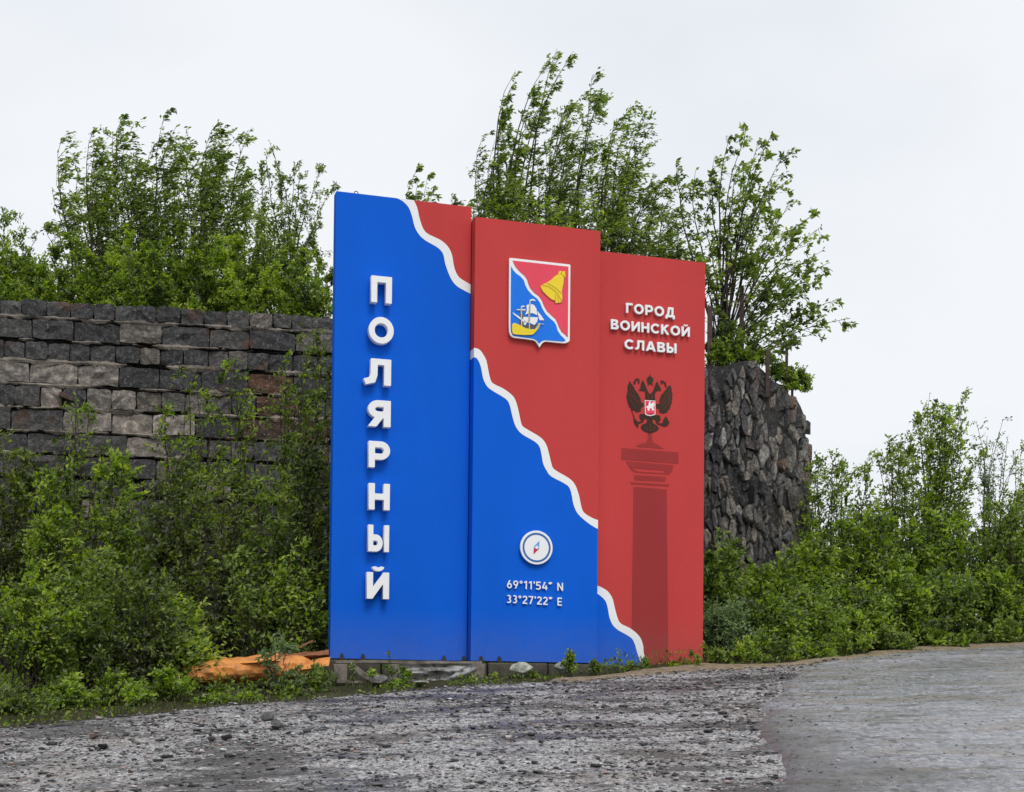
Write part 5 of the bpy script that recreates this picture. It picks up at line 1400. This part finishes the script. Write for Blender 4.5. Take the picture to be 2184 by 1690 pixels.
P = np.stack([x, y, tz(x, y) + rng.uniform(0, .16, len(x)) * np.where(FRONT(x, y), .25, 1) * (.2 + sstep(-.1, -.7, d_road(x, y)))], -1)
A = norm(rng.normal(size=(len(P), 3)) * .7 + np.array([.1, 0, .5]))
o = link('ground_cover', leaves_mesh('ground_cover', P, A, .05 * rng.uniform(.5, 1.3, len(P)), .5, np.clip(rng.normal(.35, .2, len(P)), 0, 1)), M_LEAF)
tag(o, 'low leafy ground cover under the shrubs beside the road', 'ground cover', kind='stuff')

def pebbles(name, x, y, zf, size, mt, label, flat=.6):
    n = len(x); K = 6; out = []; fo = []; base = 0
    for k in range(K):
        me = rock_mesh(900 + k, 8, .75); me.calc_loop_triangles()
        v0 = np.array([v.co for v in me.vertices]); f0 = np.array([t.vertices for t in me.loop_triangles]); bpy.data.meshes.remove(me)
        idx = np.arange(k, n, K); m_ = len(idx)
        a = rng.uniform(0, 6.28, m_); c, s_ = np.cos(a)[:, None], np.sin(a)[:, None]
        sc = size[idx][:, None]; asp = rng.uniform(.7, 1.5, (m_, 1))
        vx, vy, vz = v0[None, :, 0] * sc * asp, v0[None, :, 1] * sc, v0[None, :, 2] * sc * flat
        V = np.stack([x[idx][:, None] + vx * c - vy * s_, y[idx][:, None] + vx * s_ + vy * c, zf(x[idx], y[idx])[:, None] + vz + sc * .12], -1)
        out.append(V.reshape(-1, 3)); fo.append((f0[None] + (np.arange(m_) * len(v0))[:, None, None]).reshape(-1, 3) + base); base += m_ * len(v0)
    o = link(name, mesh_np(name, np.concatenate(out), np.concatenate(fo)), mt); tag(o, label, 'stones', kind='stuff')
def mat_peb(name, stops):
    m, nt, b = mat(name, .6, .4); ge = N(nt, 'ShaderNodeNewGeometry')
    nt.links.new(rampn(nt, ge.outputs['Random Per Island'], stops), b.inputs['Base Color']); return m
M_PEB = mat_peb('pebble_mix', [(0, (.025, .025, .028)), (.45, (.06, .06, .064)), (.65, (.16, .155, .15)), (.85, (.33, .32, .31)), (.93, (.34, .22, .18)), (1, (.6, .6, .6))])
gz_ = lambda x, y: tplane(x, y) + .045 + rz(x, y)
x, y = scatter(90000, -6.2, 4.6, 8.6, 19.5, lambda x, y: (d_road(x, y) > .05) & (d_asph(x, y) < .05) & (rng.random(len(x)) < .25 + 1.6 * np.clip(fbm(x * .9, y * 1.8, 91) + .25, 0, 1)))
sz_ = np.clip(rng.lognormal(math.log(.019), .62, len(x)), .008, .10)
pebbles('gravel_stones', x, y, gz_, sz_, M_PEB, 'loose dark and grey gravel stones lying on the road shoulder')
x, y = scatter(16000, 1.0, 8.5, 8.6, 21, lambda x, y: (d_asph(x, y) > -.1) & (rng.random(len(x)) < .22 + 1.2 * np.exp(-np.clip(d_asph(x, y), 0, 9) / .35)))
sz_ = np.clip(rng.lognormal(math.log(.013), .5, len(x)), .006, .045)
pebbles('scattered_stones', x, y, lambda x, y: tplane(x, y) + .066 + .5 * rz(x, y), sz_, M_PEB, 'few small dark stones scattered on the asphalt')
x, y = scatter(5000, -6, 9, 12.5, 22, lambda x, y: (np.abs(d_road(x, y)) < .25))
pebbles('edge_stones', x, y, lambda x, y: tz(x, y) + .03, np.clip(rng.lognormal(math.log(.02), .5, len(x)), .008, .07), M_PEB, 'small stones along the edge between gravel and weeds')
print('leaves', NLEAF, 'tris', sum(len(m.polygons) for m in bpy.data.meshes))
